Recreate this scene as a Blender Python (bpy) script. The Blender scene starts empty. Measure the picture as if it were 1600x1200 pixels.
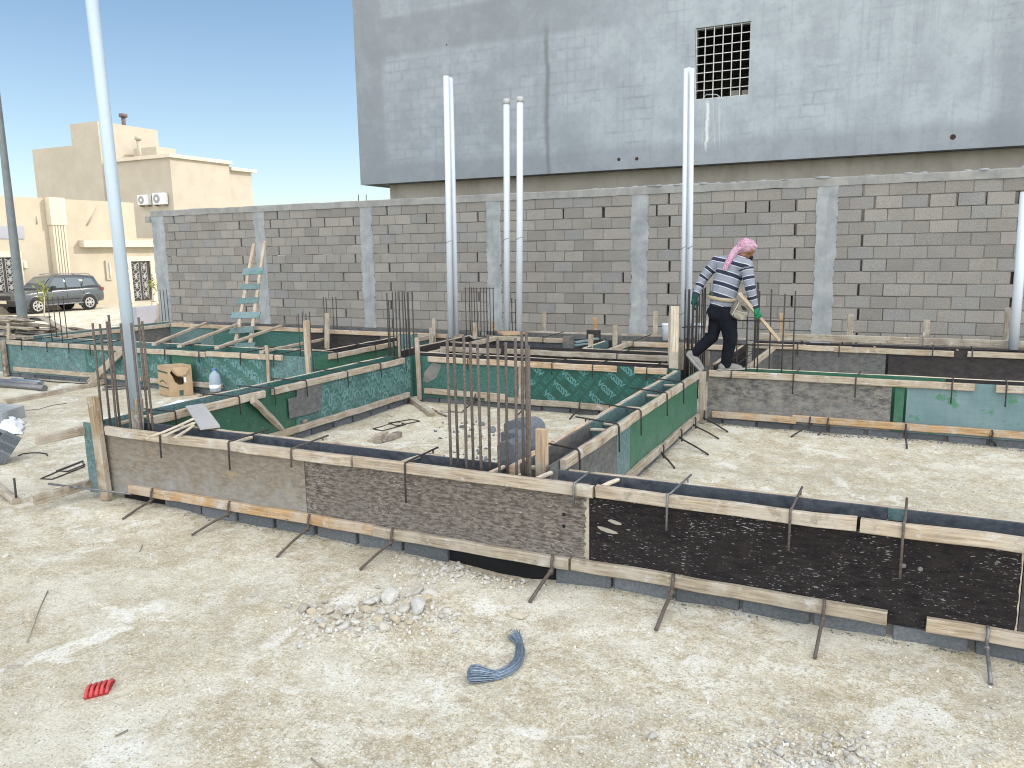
import bpy, bmesh, math, random
from mathutils import Vector, Matrix, noise, Euler
R = math.radians
random.seed(11)
sc = bpy.context.scene
COL = sc.collection

# ------------------------------------------------------------------ camera
CAM_F, PITCH, ROLL, YAW, CH = 1230.4, 0.168900, -0.015402, -0.450138, 2.16
_cy, _sy = math.cos(YAW), math.sin(YAW)
FW = Vector((_sy*math.cos(PITCH), _cy*math.cos(PITCH), -math.sin(PITCH)))
_r = Vector((_cy, -_sy, 0)); _u = _r.cross(FW)
RT = math.cos(ROLL)*_r + math.sin(ROLL)*_u
UP = -math.sin(ROLL)*_r + math.cos(ROLL)*_u
CP = Vector((0, 0, CH))
cam_d = bpy.data.cameras.new("camera"); cam = bpy.data.objects.new("camera", cam_d); COL.objects.link(cam)
cam_d.sensor_width = 36; cam_d.lens = 36*CAM_F/1600
cam_d.clip_start = 0.05; cam_d.clip_end = 3000
M4 = Matrix((RT, UP, -FW)).transposed().to_4x4(); M4.translation = CP
cam.matrix_world = M4
sc.camera = cam

# ------------------------------------------------------------------ light
SUN_AZ = Vector((0.78, 0.62, 0)).normalized(); SUN_EL = R(33)
sun_dir = SUN_AZ*math.cos(SUN_EL) + Vector((0, 0, math.sin(SUN_EL)))
sd = bpy.data.lights.new("sun", 'SUN'); sd.energy = 2.2; sd.angle = R(0.5); sd.color = (1, .93, .82)
so = bpy.data.objects.new("sun", sd); COL.objects.link(so)
so.rotation_euler = (-sun_dir).to_track_quat('-Z', 'Y').to_euler()
so.location = (20, 10, 30)
w = bpy.data.worlds.new("World"); sc.world = w; w.use_nodes = True
nt = w.node_tree; nt.nodes.clear()
out = nt.nodes.new('ShaderNodeOutputWorld'); bg = nt.nodes.new('ShaderNodeBackground')
sky = nt.nodes.new('ShaderNodeTexSky'); sky.sky_type = 'NISHITA'; sky.sun_disc = False
sky.sun_elevation = SUN_EL; sky.sun_rotation = math.atan2(SUN_AZ.x, SUN_AZ.y)
sky.air_density = 1.0; sky.dust_density = 0.35; sky.ozone_density = 2.5
bg.inputs[1].default_value = 0.105
tint = nt.nodes.new('ShaderNodeMix'); tint.data_type = 'RGBA'; tint.blend_type = 'MULTIPLY'; tint.inputs[0].default_value = 1; tint.inputs[7].default_value = (.97, 1.0, .97, 1)
nt.links.new(sky.outputs[0], tint.inputs[6]); nt.links.new(tint.outputs[2], bg.inputs[0])
# unseen fill glow added to the sky, high over and behind the viewer
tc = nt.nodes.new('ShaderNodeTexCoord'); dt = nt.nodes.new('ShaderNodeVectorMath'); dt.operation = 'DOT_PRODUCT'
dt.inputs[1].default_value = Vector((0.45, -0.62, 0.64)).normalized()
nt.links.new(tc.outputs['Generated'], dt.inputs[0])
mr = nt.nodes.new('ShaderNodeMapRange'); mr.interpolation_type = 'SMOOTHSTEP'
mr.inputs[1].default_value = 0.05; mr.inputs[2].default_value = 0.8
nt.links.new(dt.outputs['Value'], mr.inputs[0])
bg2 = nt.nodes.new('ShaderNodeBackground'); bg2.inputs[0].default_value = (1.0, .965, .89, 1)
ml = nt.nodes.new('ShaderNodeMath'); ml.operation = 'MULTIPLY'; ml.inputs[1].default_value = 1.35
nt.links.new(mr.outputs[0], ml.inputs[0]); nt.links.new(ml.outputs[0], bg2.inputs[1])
# pale haze low over the horizon
sp_ = nt.nodes.new('ShaderNodeSeparateXYZ'); nt.links.new(tc.outputs['Generated'], sp_.inputs[0])
hz = nt.nodes.new('ShaderNodeMapRange'); hz.interpolation_type = 'SMOOTHERSTEP'
for i_, v_ in ((1, -.02), (2, .42), (3, 1), (4, 0)): hz.inputs[i_].default_value = v_
nt.links.new(sp_.outputs[2], hz.inputs[0])
hm_ = nt.nodes.new('ShaderNodeMath'); hm_.operation = 'MULTIPLY'; hm_.inputs[1].default_value = .07; nt.links.new(hz.outputs[0], hm_.inputs[0])
bg3 = nt.nodes.new('ShaderNodeBackground'); bg3.inputs[0].default_value = (1.0, .90, .86, 1); nt.links.new(hm_.outputs[0], bg3.inputs[1])
ad0 = nt.nodes.new('ShaderNodeAddShader'); nt.links.new(bg.outputs[0], ad0.inputs[0]); nt.links.new(bg3.outputs[0], ad0.inputs[1])
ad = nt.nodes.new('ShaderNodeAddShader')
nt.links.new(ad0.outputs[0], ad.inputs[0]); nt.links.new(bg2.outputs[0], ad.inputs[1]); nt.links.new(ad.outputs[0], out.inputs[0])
sc.view_settings.view_transform = 'Standard'; sc.view_settings.look = 'None'
sc.view_settings.exposure = 0.72; sc.view_settings.gamma = 1
sc.cycles.filter_width = 1.1; sc.cycles.max_bounces = 6

# ------------------------------------------------------------------ pixel -> place (a point of the photo on a known plane of the site)
def ray(px, py): return FW + RT*((px-800)/CAM_F) - UP*((py-600)/CAM_F)
def at_z(px, py, z=0.0): d = ray(px, py); return CP + d*((z-CH)/d.z)
def at_y(px, py, y): d = ray(px, py); return CP + d*(y/d.y)
def at_x(px, py, x): d = ray(px, py); return CP + d*(x/d.x)
def at_plane(px, py, p, n): d = ray(px, py); return CP + d*((Vector(p)-CP).dot(n)/d.dot(n))

# ------------------------------------------------------------------ material helpers
class NT:
    def __init__(s, name, rough=.85, spec=.25):
        s.m = bpy.data.materials.new(name); s.m.use_nodes = True
        s.t = s.m.node_tree; s.b = s.t.nodes['Principled BSDF']
        s.b.inputs['Roughness'].default_value = rough
        s.b.inputs['Specular IOR Level'].default_value = spec
        s.tc = s.t.nodes.new('ShaderNodeTexCoord')
    def n(s, typ, **kw):
        x = s.t.nodes.new(typ)
        for k, v in kw.items(): setattr(x, k, v)
        return x
    def l(s, a, b): s.t.links.new(a, b)
    def vec(s, src='Object', scale=(1, 1, 1), rot=(0, 0, 0), loc=(0, 0, 0)):
        mp = s.n('ShaderNodeMapping'); mp.inputs['Scale'].default_value = scale
        mp.inputs['Rotation'].default_value = rot; mp.inputs['Location'].default_value = loc
        s.l(s.tc.outputs[src], mp.inputs[0]); return mp.outputs[0]
    def noise(s, v, scale, detail=4, rough=.55, dist=0):
        x = s.n('ShaderNodeTexNoise'); x.inputs['Scale'].default_value = scale
        x.inputs['Detail'].default_value = detail; x.inputs['Roughness'].default_value = rough
        x.inputs['Distortion'].default_value = dist
        s.l(v, x.inputs['Vector']); return x.outputs['Fac']
    def voro(s, v, scale, feature='F1', outp='Distance'):
        x = s.n('ShaderNodeTexVoronoi', feature=feature); x.inputs['Scale'].default_value = scale
        s.l(v, x.inputs['Vector']); return x.outputs[outp]
    def rng(s, f, a, b, c=0, d=1, smooth=False):
        x = s.n('ShaderNodeMapRange'); x.clamp = True
        if smooth: x.interpolation_type = 'SMOOTHSTEP'
        for i, vv in enumerate((a, b, c, d)): x.inputs[i+1].default_value = vv
        s.l(f, x.inputs[0]); return x.outputs[0]
    def math(s, op, a, b=None):
        x = s.n('ShaderNodeMath', operation=op); x.use_clamp = False
        for i, vv in enumerate((a, b)):
            if vv is None: continue
            if isinstance(vv, (int, float)): x.inputs[i].default_value = vv
            else: s.l(vv, x.inputs[i])
        return x.outputs[0]
    def mix(s, f, a, b, mode='MIX'):
        x = s.n('ShaderNodeMix', data_type='RGBA', blend_type=mode)
        for i, vv in ((0, f), (6, a), (7, b)):
            if isinstance(vv, (int, float)): x.inputs[i].default_value = vv
            elif isinstance(vv, tuple): x.inputs[i].default_value = (*vv[:3], 1)
            else: s.l(vv, x.inputs[i])
        return x.outputs[2]
    def ramp(s, f, stops):
        x = s.n('ShaderNodeValToRGB'); e = x.color_ramp.elements
        while len(e) < len(stops): e.new(.5)
        for q, (p, c) in zip(e, stops): q.position = p; q.color = (*c, 1)
        s.l(f, x.inputs[0]); return x.outputs[0]
    def col(s, c):
        if isinstance(c, tuple): s.b.inputs['Base Color'].default_value = (*c, 1)
        else: s.l(c, s.b.inputs['Base Color'])
    def bump(s, f, strength=.3, dist=.01, prev=None):
        x = s.n('ShaderNodeBump'); x.inputs['Strength'].default_value = strength
        x.inputs['Distance'].default_value = dist; s.l(f, x.inputs['Height'])
        if prev is not None: s.l(prev, x.inputs['Normal'])
        s.l(x.outputs[0], s.b.inputs['Normal']); return x.outputs[0]
    def xyz(s, v):
        x = s.n('ShaderNodeSeparateXYZ'); s.l(v, x.inputs[0]); return x.outputs
    def orand(s): return s.n('ShaderNodeObjectInfo').outputs['Random']
    def island(s): return s.n('ShaderNodeNewGeometry').outputs['Random Per Island']

def simple(name, c, rough=.6, metal=0, var=.15, scale=8, spec=.3, src='Object'):
    k = NT(name, rough, spec); v = k.vec(src)
    f = k.noise(v, scale, 4)
    k.col(k.mix(k.rng(f, .3, .7), tuple(x*(1-var) for x in c), tuple(min(1, x*(1+var)) for x in c)))
    k.b.inputs['Metallic'].default_value = metal
    return k.m

def wood(name, cols, knots=True):
    k = NT(name, .85, .2)
    rnd = k.orand()
    v = k.vec('UV')
    off = k.n('ShaderNodeCombineXYZ'); k.l(k.math('MULTIPLY', rnd, 37.), off.inputs[0]); k.l(k.math('MULTIPLY', rnd, 91.), off.inputs[1])
    av = k.n('ShaderNodeVectorMath', operation='ADD'); k.l(v, av.inputs[0]); k.l(off.outputs[0], av.inputs[1])
    sv = k.n('ShaderNodeVectorMath', operation='MULTIPLY'); sv.inputs[1].default_value = (1.2, 22, 1); k.l(av.outputs[0], sv.inputs[0])
    grain = k.noise(sv.outputs[0], 3.0, 6, .65, .6)
    big = k.noise(av.outputs[0], 3.2, 4, .6)
    base = k.ramp(rnd, [(i/(len(cols)-1), c) for i, c in enumerate(cols)])
    c = k.mix(k.rng(grain, .34, .66), k.mix(1, base, (.55, .53, .51), 'MULTIPLY'), k.mix(1, base, (1.22, 1.2, 1.18), 'MULTIPLY'))
    c = k.mix(k.rng(big, .44, .62, 0, .7), c, (.47, .425, .365))
    s2v = k.n('ShaderNodeVectorMath', operation='MULTIPLY'); s2v.inputs[1].default_value = (1, 2.6, 1); k.l(av.outputs[0], s2v.inputs[0])
    sp = k.noise(s2v.outputs[0], 9, 5, .72)
    c = k.mix(k.rng(sp, .64, .69, 0, .85), c, (.10, .075, .055))
    c = k.mix(k.rng(k.noise(av.outputs[0], 7, 5, .7), .56, .68, 0, .75), c, (.54, .535, .52))
    c = k.mix(k.rng(k.noise(av.outputs[0], 5, 5, .7), .42, .34, 0, .6), c, (.20, .165, .13))
    k.col(c)
    k.bump(grain, .5, .006)
    return k.m
W_FRESH = wood('timber_fresh', [(.50, .36, .23), (.55, .41, .28), (.47, .36, .25)])
W_TAN = wood('timber_tan', [(.41, .335, .25), (.48, .395, .30), (.37, .315, .25), (.50, .41, .305)])
W_GREY = wood('timber_grey', [(.33, .285, .22), (.38, .325, .25), (.30, .26, .21)])
W_ORANGE = wood('timber_orange', [(.45, .295, .155), (.48, .32, .17)])
W_BROWN = wood('timber_brown', [(.31, .235, .155), (.35, .27, .18)])
W_DARK = wood('timber_dark', [(.17, .135, .10), (.22, .18, .14)])
W_PALE = wood('timber_pale', [(.62, .53, .40), (.66, .58, .45)])

def ply(name, dark, light, fleck, stretch=(2.2, 9), lo=.42, hi=.62, fl=(.66, .70), fscale=9, worn=None, rough=.6, spec=.35, dust=.35, vst=False):
    k = NT(name, rough, spec)
    v = k.vec('UV')
    sv = k.vec('UV', (stretch[0], stretch[1], 1))
    if vst: sv = k.vec('UV', (stretch[1], stretch[0], 1))
    a = k.noise(sv, 5.5, 9, .76, .08)
    b = k.noise(v, 1.7, 5, .6)
    c = k.mix(k.rng(a, lo, hi), dark, light)
    c = k.mix(k.rng(b, .38, .7, 0, .55), c, tuple((x+y)/2 for x, y in zip(dark, light)))
    f = k.noise(k.vec('UV', (fscale*.75, fscale*4.2, 1)), 6, 3, .6)
    f = k.math('ADD', f, k.math('MULTIPLY', k.math('SUBTRACT', k.noise(v, 3.2, 4, .6), .5), .32))
    c = k.mix(k.rng(f, fl[0], fl[1], 0, .95), c, fleck)
    f2 = k.noise(k.vec('UV', (fscale*2.2, fscale*6, 1)), 6, 4, .7)
    c = k.mix(k.rng(f2, fl[0]+.005, fl[1]+.02, 0, .6), c, fleck)
    c = k.mix(k.rng(k.noise(v, 70, 4, .7), .52, .68, 0, .4), c, dark)
    if worn:
        q = k.noise(v, 2.2, 6, .7)
        c = k.mix(k.rng(q, .60, .64, 0, .8), c, worn)
    # dried cement wash creeping up from the foot
    z = k.xyz(v)[1]
    d = k.math('ADD', k.rng(z, .05, .45, .3, 0), k.math('MULTIPLY', k.math('SUBTRACT', k.noise(v, 6, 6, .7), .5), .9))
    c = k.mix(k.rng(d, .06, .45, 0, dust), c, (.315, .325, .335))
    k.col(c); k.bump(a, .35, .004)
    return k.m
P_BROWN = ply('plywood_brown_scuffed', (.062, .047, .042), (.225, .197, .175), (.46, .42, .37), (2.8, 8.5), .44, .56, (.64, .70), 5, None, .75, .2, .15)
P_GREY = ply('plywood_grey_brown', (.15, .125, .098), (.285, .25, .205), (.38, .35, .31), (2.2, 6), .38, .62, (.68, .76), 5, (.30, .22, .14), .8, .2, .8)
P_BLACK = ply('plywood_black_flecked', (.006, .006, .009), (.036, .028, .025), (.30, .305, .315), (1.4, 6), .38, .70, (.64, .668), 5.5, None, .6, .12, .03)
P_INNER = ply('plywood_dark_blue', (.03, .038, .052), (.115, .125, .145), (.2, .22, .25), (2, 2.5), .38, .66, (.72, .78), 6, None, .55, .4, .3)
P_SLATE = ply('plywood_slate', (.06, .064, .07), (.19, .185, .175), (.34, .34, .34), (2.2, 3.4), .36, .66, (.74, .8), 4, (.20, .165, .125), .7, .3, .35)
P_WEATH = ply('plywood_weathered_patchy', (.065, .065, .072), (.26, .245, .215), (.45, .46, .47), (1.3, 2.6), .40, .58, (.66, .73), 3, (.25, .20, .15), .75, .2, .5)
P_DARKBR = ply('plywood_dark_brown', (.026, .023, .025), (.068, .06, .058), (.16, .15, .14), (1.5, 3), .36, .7, (.70, .75), 5, None, .6, .15, .12)
P_GREEN = ply('plywood_green_film', (.014, .07, .042), (.042, .13, .085), (.28, .40, .34), (1.6, 9), .38, .66, (.655, .72), 5, None, .5, .4, .12, True)
P_GPRINT = ply('plywood_green_printed', (.012, .066, .050), (.022, .09, .066), (.1, .2, .17), (2, 2), .38, .68, (.75, .8), 5, None, .5, .4, .05)
P_GCHALK = ply('plywood_green_chalky', (.016, .085, .058), (.085, .185, .175), (.25, .37, .37), (6, 6), .40, .60, (.64, .72), 6, None, .6, .3, .12)
P_TEAL = ply('plywood_teal_faded', (.045, .115, .11), (.16, .235, .24), (.34, .42, .43), (4.5, 4.5), .40, .60, (.62, .70), 6, None, .65, .3, .4)
P_GPLAIN = ply('plywood_green_plain', (.03, .115, .068), (.065, .165, .11), (.3, .4, .34), (1.2, 1.6), .38, .66, (.73, .79), 5, None, .6, .3, .2)

def pale_teal():
    k = NT('plywood_pale_teal', .6, .3); v = k.vec('UV')
    a = k.noise(v, 1.6, 5, .6); g = k.noise(v, 3.4, 6, .65)
    c = k.mix(k.rng(a, .35, .65), (.125, .205, .22), (.20, .28, .295))
    sx = k.xyz(k.vec('UV'))
    wx = k.math('ABSOLUTE', k.math('SUBTRACT', k.math('FRACT', k.math('MULTIPLY', sx[0], 14.)), .5))
    wy = k.math('ABSOLUTE', k.math('SUBTRACT', k.math('FRACT', k.math('MULTIPLY', sx[1], 14.)), .5))
    ln = k.math('MINIMUM', wx, wy)
    c = k.mix(k.rng(ln, .02, .07, .28, 0), c, (.10, .18, .19))
    c = k.mix(k.rng(g, .56, .61, 0, .75), c, (.055, .20, .09))
    k.col(c); return k.m
P_PALE = pale_teal()
PRINT = simple('print_teal_ink', (.15, .34, .34), .6, 0, .2, 20)
PRINT_BAR = simple('print_faded_ink', (.030, .118, .10), .6, 0, .35, 30)
PRINT_CHALK = simple('print_chalky_ink', (.115, .215, .215), .7, 0, .45, 9)

def block_mat(name, base, lo=.72, hi=1.22, tint=(.27, .285, .31)):
    k = NT(name, .95, .1); v = k.vec('Object')
    isl = k.island()
    c = k.mix(isl, tuple(x*lo for x in base), tuple(x*hi for x in base))
    c = k.mix(k.rng(k.math('FRACT', k.math('MULTIPLY', isl, 7.3)), .72, .95, 0, .6), c, tint)
    n1 = k.noise(v, 60, 4, .7); n2 = k.noise(v, 2.2, 5, .6)
    c = k.mix(k.rng(n1, .45, .62, 0, .6), c, k.mix(1, c, (.62, .62, .62), 'MULTIPLY'))
    c = k.mix(k.rng(n1, .45, .36, 0, .5), c, k.mix(1, c, (1.3, 1.3, 1.3), 'MULTIPLY'))
    c = k.mix(k.rng(n2, .45, .7, 0, .35), c, k.mix(1, c, (.74, .73, .72), 'MULTIPLY'))
    k.col(c); k.bump(n1, .5, .006); return k.m
B_WALL = block_mat('concrete_block_wall', (.283, .265, .243), .86, 1.12, (.25, .255, .26))
B_FOOT = block_mat('concrete_block_footing', (.15, .162, .178), .8, 1.2, (.13, .145, .16))
B_LOOSE = block_mat('concrete_block_loose', (.15, .168, .19), .8, 1.2)
def concrete(name, a, b, sc_=1.2, bump=.3):
    k = NT(name, .92, .15); v = k.vec('Object')
    n = k.noise(v, sc_, 7, .65, .3); n2 = k.noise(v, 45, 4, .7); n3 = k.noise(k.vec('Object', (3, 3, .6)), 2.2, 5, .6)
    c = k.mix(k.rng(n, .36, .64), a, b)
    c = k.mix(k.rng(n3, .5, .7, 0, .4), c, tuple(x*.72 for x in a))
    c = k.mix(k.rng(n2, .6, .8, 0, .35), c, tuple(x*.55 for x in a))
    k.col(c); k.bump(n2, bump, .006); return k.m
C_PIER = concrete('concrete_pier', (.245, .262, .275), (.37, .385, .395), 2.4)
C_CAP = concrete('concrete_cap', (.24, .24, .235), (.34, .335, .32), 2.5, .6)
C_MORT = concrete('mortar', (.19, .185, .175), (.27, .26, .245), 5)
C_TAN = concrete('render_tan_grey', (.30, .275, .235), (.37, .34, .295))

def building_plaster():
    k = NT('cement_plaster_ghost_blocks', .9, .2); v = k.vec('Object')
    n = k.noise(v, .35, 6, .6); n2 = k.noise(v, 1.7, 6, .65); n3 = k.noise(v, 30, 4, .7)
    c = k.mix(k.rng(n, .36, .64), (.235, .262, .293), (.305, .332, .36))  # plaster greys set bluer to carry the skylight's cast in the colour
    x, y, z = k.xyz(v)[:3]
    right = k.rng(x, -8.5, -3.0, 0, 1, True)
    c = k.mix(k.math('MULTIPLY', right, .75), c, (.385, .43, .465))
    c = k.mix(k.rng(n2, .42, .62, 0, .45), c, (.21, .23, .255))
    c = k.mix(k.rng(n2, .48, .34, 0, .35), c, (.37, .405, .435))
    c = k.mix(k.rng(k.noise(v, 7, 6, .7), .5, .66, 0, .3), c, (.20, .215, .235))
    # ghosts of the blockwork showing through the damp render
    cb = k.n('ShaderNodeCombineXYZ'); k.l(k.math('ADD', x, k.math('MULTIPLY', k.noise(v, 3.2, 3), .10)), cb.inputs[0]); k.l(k.math('ADD', z, k.math('MULTIPLY', k.noise(v, 2.6, 3), .08)), cb.inputs[1])
    br = k.n('ShaderNodeTexBrick'); br.offset = .5; k.l(cb.outputs[0], br.inputs['Vector'])
    br.inputs['Scale'].default_value = 1; br.inputs['Brick Width'].default_value = .42; br.inputs['Row Height'].default_value = .215
    br.inputs['Mortar Size'].default_value = .045; br.inputs['Mortar Smooth'].default_value = 1
    br.inputs['Color1'].default_value = (1, 1, 1, 1); br.inputs['Color2'].default_value = (.78, .78, .78, 1); br.inputs['Mortar'].default_value = (.0, .0, .0, 1)
    bw = k.n('ShaderNodeRGBToBW'); k.l(br.outputs[0], bw.inputs[0])
    gm = k.math('MULTIPLY', k.rng(k.noise(v, .7, 6, .7), .42, .60), k.rng(x, -5.5, .5, 1, .35, True))
    ghost = k.math('MULTIPLY', k.rng(bw.outputs[0], .15, .95), gm)
    # beam and column zones carry no blocks
    col_l = k.rng(x, -10.95, -10.75, 0, 1, True)
    band_lo = k.rng(z, 4.05, 4.3, 0, 1, True)
    b1 = k.rng(z, 6.45, 6.62, 0, 1, True); b2 = k.rng(z, 7.3, 7.45, 1, 0, True)
    band = k.math('MULTIPLY', k.math('MULTIPLY', b1, b2), k.rng(x, -6.6, -3.5, 1, 0, True))
    zone = k.math('MULTIPLY', k.math('MULTIPLY', col_l, band_lo), k.math('SUBTRACT', 1., band))
    c = k.mix(k.math('MULTIPLY', k.math('MULTIPLY', ghost, zone), .36), c, (.36, .395, .43))
    dl = k.math('MULTIPLY', k.math('MULTIPLY', k.rng(bw.outputs[0], .02, .5, 1, 0), k.rng(k.noise(v, .9, 6, .7), .50, .66)), zone)
    c = k.mix(k.math('MULTIPLY', dl, .42), c, (.17, .19, .215))
    c = k.mix(k.math('MULTIPLY', k.math('SUBTRACT', 1., zone), .42), c, (.175, .19, .21))
    # old movement joint and runs of dirty water
    jx = k.math('ABSOLUTE', k.math('SUBTRACT', k.math('ADD', x, k.math('MULTIPLY', k.noise(v, 1.5, 3), .16)), -6.68))
    c = k.mix(k.math('MULTIPLY', k.rng(jx, .015, .075, .65, 0), k.rng(z, 6.4, 6.8, 1, 0)), c, (.13, .14, .145))
    jx2 = k.math('ABSOLUTE', k.math('SUBTRACT', k.math('ADD', x, k.math('MULTIPLY', k.noise(v, 1.5, 3), .3)), 1.75))
    c = k.mix(k.math('MULTIPLY', k.rng(jx2, .1, .4, .4, 0), k.rng(z, 4.8, 6.2, 1, .2)), c, (.16, .18, .20))
    st = k.noise(k.vec('Object', (7, 1, .28)), 1.6, 5, .6)
    c = k.mix(k.rng(st, .54, .70, 0, .35), c, (.20, .22, .245))
    # white lime run under the window
    wx = k.math('ABSOLUTE', k.math('SUBTRACT', k.math('ADD', x, k.math('MULTIPLY', k.noise(k.vec('Object', (1, 1, 3)), 2.2, 4), .12)), -3.36))
    wz = k.math('MULTIPLY', k.rng(z, 3.95, 4.2), k.rng(z, 4.85, 4.95, 1, 0))
    c = k.mix(k.math('MULTIPLY', k.rng(wx, .008, .04, .85, 0), wz), c, (.66, .68, .69))
    wx3 = k.math('ABSOLUTE', k.math('SUBTRACT', x, -3.3))
    c = k.mix(k.math('MULTIPLY', k.math('MULTIPLY', k.rng(wx3, .1, .3, .5, 0), k.rng(k.noise(k.vec('Object', (16, 1, .4)), 2, 4), .48, .6)), wz), c, (.5, .52, .53))
    k.col(c); k.bump(n3, .25, .004); return k.m
PLASTER = building_plaster()

def ground_mat():
    k = NT('dry_marl_ground', .97, .08); v = k.vec('Object')
    n = k.noise(v, .75, 8, .66, .5); n2 = k.noise(v, 3.0, 9, .72, .3); n3 = k.noise(v, 17, 7, .8); n4 = k.noise(v, .22, 4, .6); n5 = k.noise(v, 85, 6, .8)
    n6 = k.noise(v, 6.5, 9, .78, .2); n7 = k.noise(v, 38, 7, .8)
    c = k.mix(k.rng(n, .34, .66), (.48, .415, .295), (.605, .55, .42))
    c = k.mix(k.rng(n2, .50, .585, 0, .85), c, (.70, .67, .56))
    c = k.mix(k.rng(n2, .47, .38, 0, .75), c, (.415, .345, .225))
    c = k.mix(k.rng(n6, .52, .60, 0, .7), c, (.72, .71, .645))
    c = k.mix(k.rng(n6, .47, .40, 0, .7), c, (.385, .32, .21))
    c = k.mix(k.rng(n3, .53, .62, 0, .75), c, (.335, .285, .195))
    c = k.mix(k.rng(n3, .455, .36, 0, .7), c, (.74, .72, .64))
    c = k.mix(k.rng(n7, .54, .62, 0, .75), c, (.27, .225, .15))
    c = k.mix(k.rng(n7, .46, .38, 0, .7), c, (.78, .76, .69))
    c = k.mix(k.rng(n4, .48, .66, 0, .42), c, (.43, .375, .265))
    n8 = k.noise(k.vec('Object', (1, 1, 1), (0, 0, 0), (31, 5, 0)), .9, 5, .6)
    c = k.mix(k.rng(n8, .54, .68, 0, .5), c, (.40, .365, .30))
    c = k.mix(k.rng(n8, .48, .38, 0, .5), c, (.72, .695, .60))
    # trodden pale scabs
    s = k.math('ADD', k.noise(v, 2.1, 6, .6, .6), k.math('MULTIPLY', k.math('SUBTRACT', n3, .5), .22))
    c = k.mix(k.rng(s, .59, .63, 0, .75), c, (.76, .745, .685))
    sm_ = k.math('MULTIPLY', k.rng(k.noise(k.vec('Object', (1, 1, 1), (0, 0, 0), (7, 3, 0)), 2.3, 6, .65), .63, .68), k.rng(n3, .4, .6))
    c = k.mix(k.math('MULTIPLY', sm_, .6), c, (.29, .28, .265))
    p = k.voro(v, 62); pc = k.voro(v, 62, 'F1', 'Color')
    pm = k.math('MULTIPLY', k.rng(p, .26, .34, 1, 0), k.rng(k.xyz(pc)[0], .62, .66))
    c = k.mix(pm, c, k.mix(k.xyz(pc)[1], (.34, .29, .20), (.84, .82, .75)))
    c = k.mix(k.rng(n5, .54, .62, 0, .75), c, (.27, .225, .155))
    c = k.mix(k.rng(n5, .46, .37, 0, .55), c, (.80, .78, .71))
    k.col(c)
    h = k.math('ADD', k.math('ADD', k.math('MULTIPLY', n2, .6), k.math('MULTIPLY', n3, .35)), k.math('ADD', k.math('MULTIPLY', n5, .10), k.math('MULTIPLY', pm, .12)))
    k.bump(h, .85, .035); return k.m
GROUND = ground_mat()
ROCK = None
def rock_mat():
    k = NT('limestone_rock', .95, .1); v = k.vec('Object'); rd = k.orand(); isl = k.island()
    t = k.math('FRACT', k.math('ADD', rd, isl))
    c = k.ramp(t, [(0, (.45, .41, .34)), (.2, (.60, .58, .54)), (.4, (.66, .645, .60)), (.55, (.56, .48, .33)), (.7, (.47, .475, .48)), (.85, (.70, .68, .63)), (1, (.42, .385, .33))])
    n = k.noise(v, 16, 6, .7); c = k.mix(k.rng(n, .46, .64, 0, .6), c, (.38, .335, .26))
    k.col(c); k.bump(n, .6, .012); return k.m
ROCK = rock_mat()
RUBBLE = simple('mortar_rubble', (.165, .175, .19), .95, 0, .35, 12)
REBAR = simple('rusty_rebar', (.125, .102, .09), .75, .25, .35, 60)
REBAR_D = simple('dark_rebar', (.065, .058, .058), .7, .35, .3, 60)
STEEL = simple('worn_steel', (.20, .20, .205), .5, .6, .3, 40)
PVC = simple('white_pvc', (.61, .655, .715), .35, 0, .03, 3, .5)
PVC2 = simple('bluish_pvc', (.42, .50, .57), .35, 0, .04, 2, .5)
PVC_CAP = simple('pipe_end_grey', (.42, .43, .42), .6)
GREYPAINT = simple('grey_pole_paint', (.17, .19, .20), .5, 0, .15, 6, .4)
BLACKV = simple('black_void', (.012, .012, .014), .9)
CARD = simple('cardboard', (.42, .30, .185), .85, 0, .12, 6)
CARD_D = simple('cardboard_print_green', (.06, .10, .07), .8)
PAPER = simple('white_sheet', (.78, .80, .83), .7, 0, .03)
WIRE_BLUE = simple('galvanised_tie_wire', (.25, .315, .40), .4, .45, .3, 60, .5)
RED = simple('red_webbing', (.50, .075, .075), .6, 0, .25, 30)
NAVY = simple('navy_cloth', (.03, .045, .11), .85, 0, .4, 8)

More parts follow.
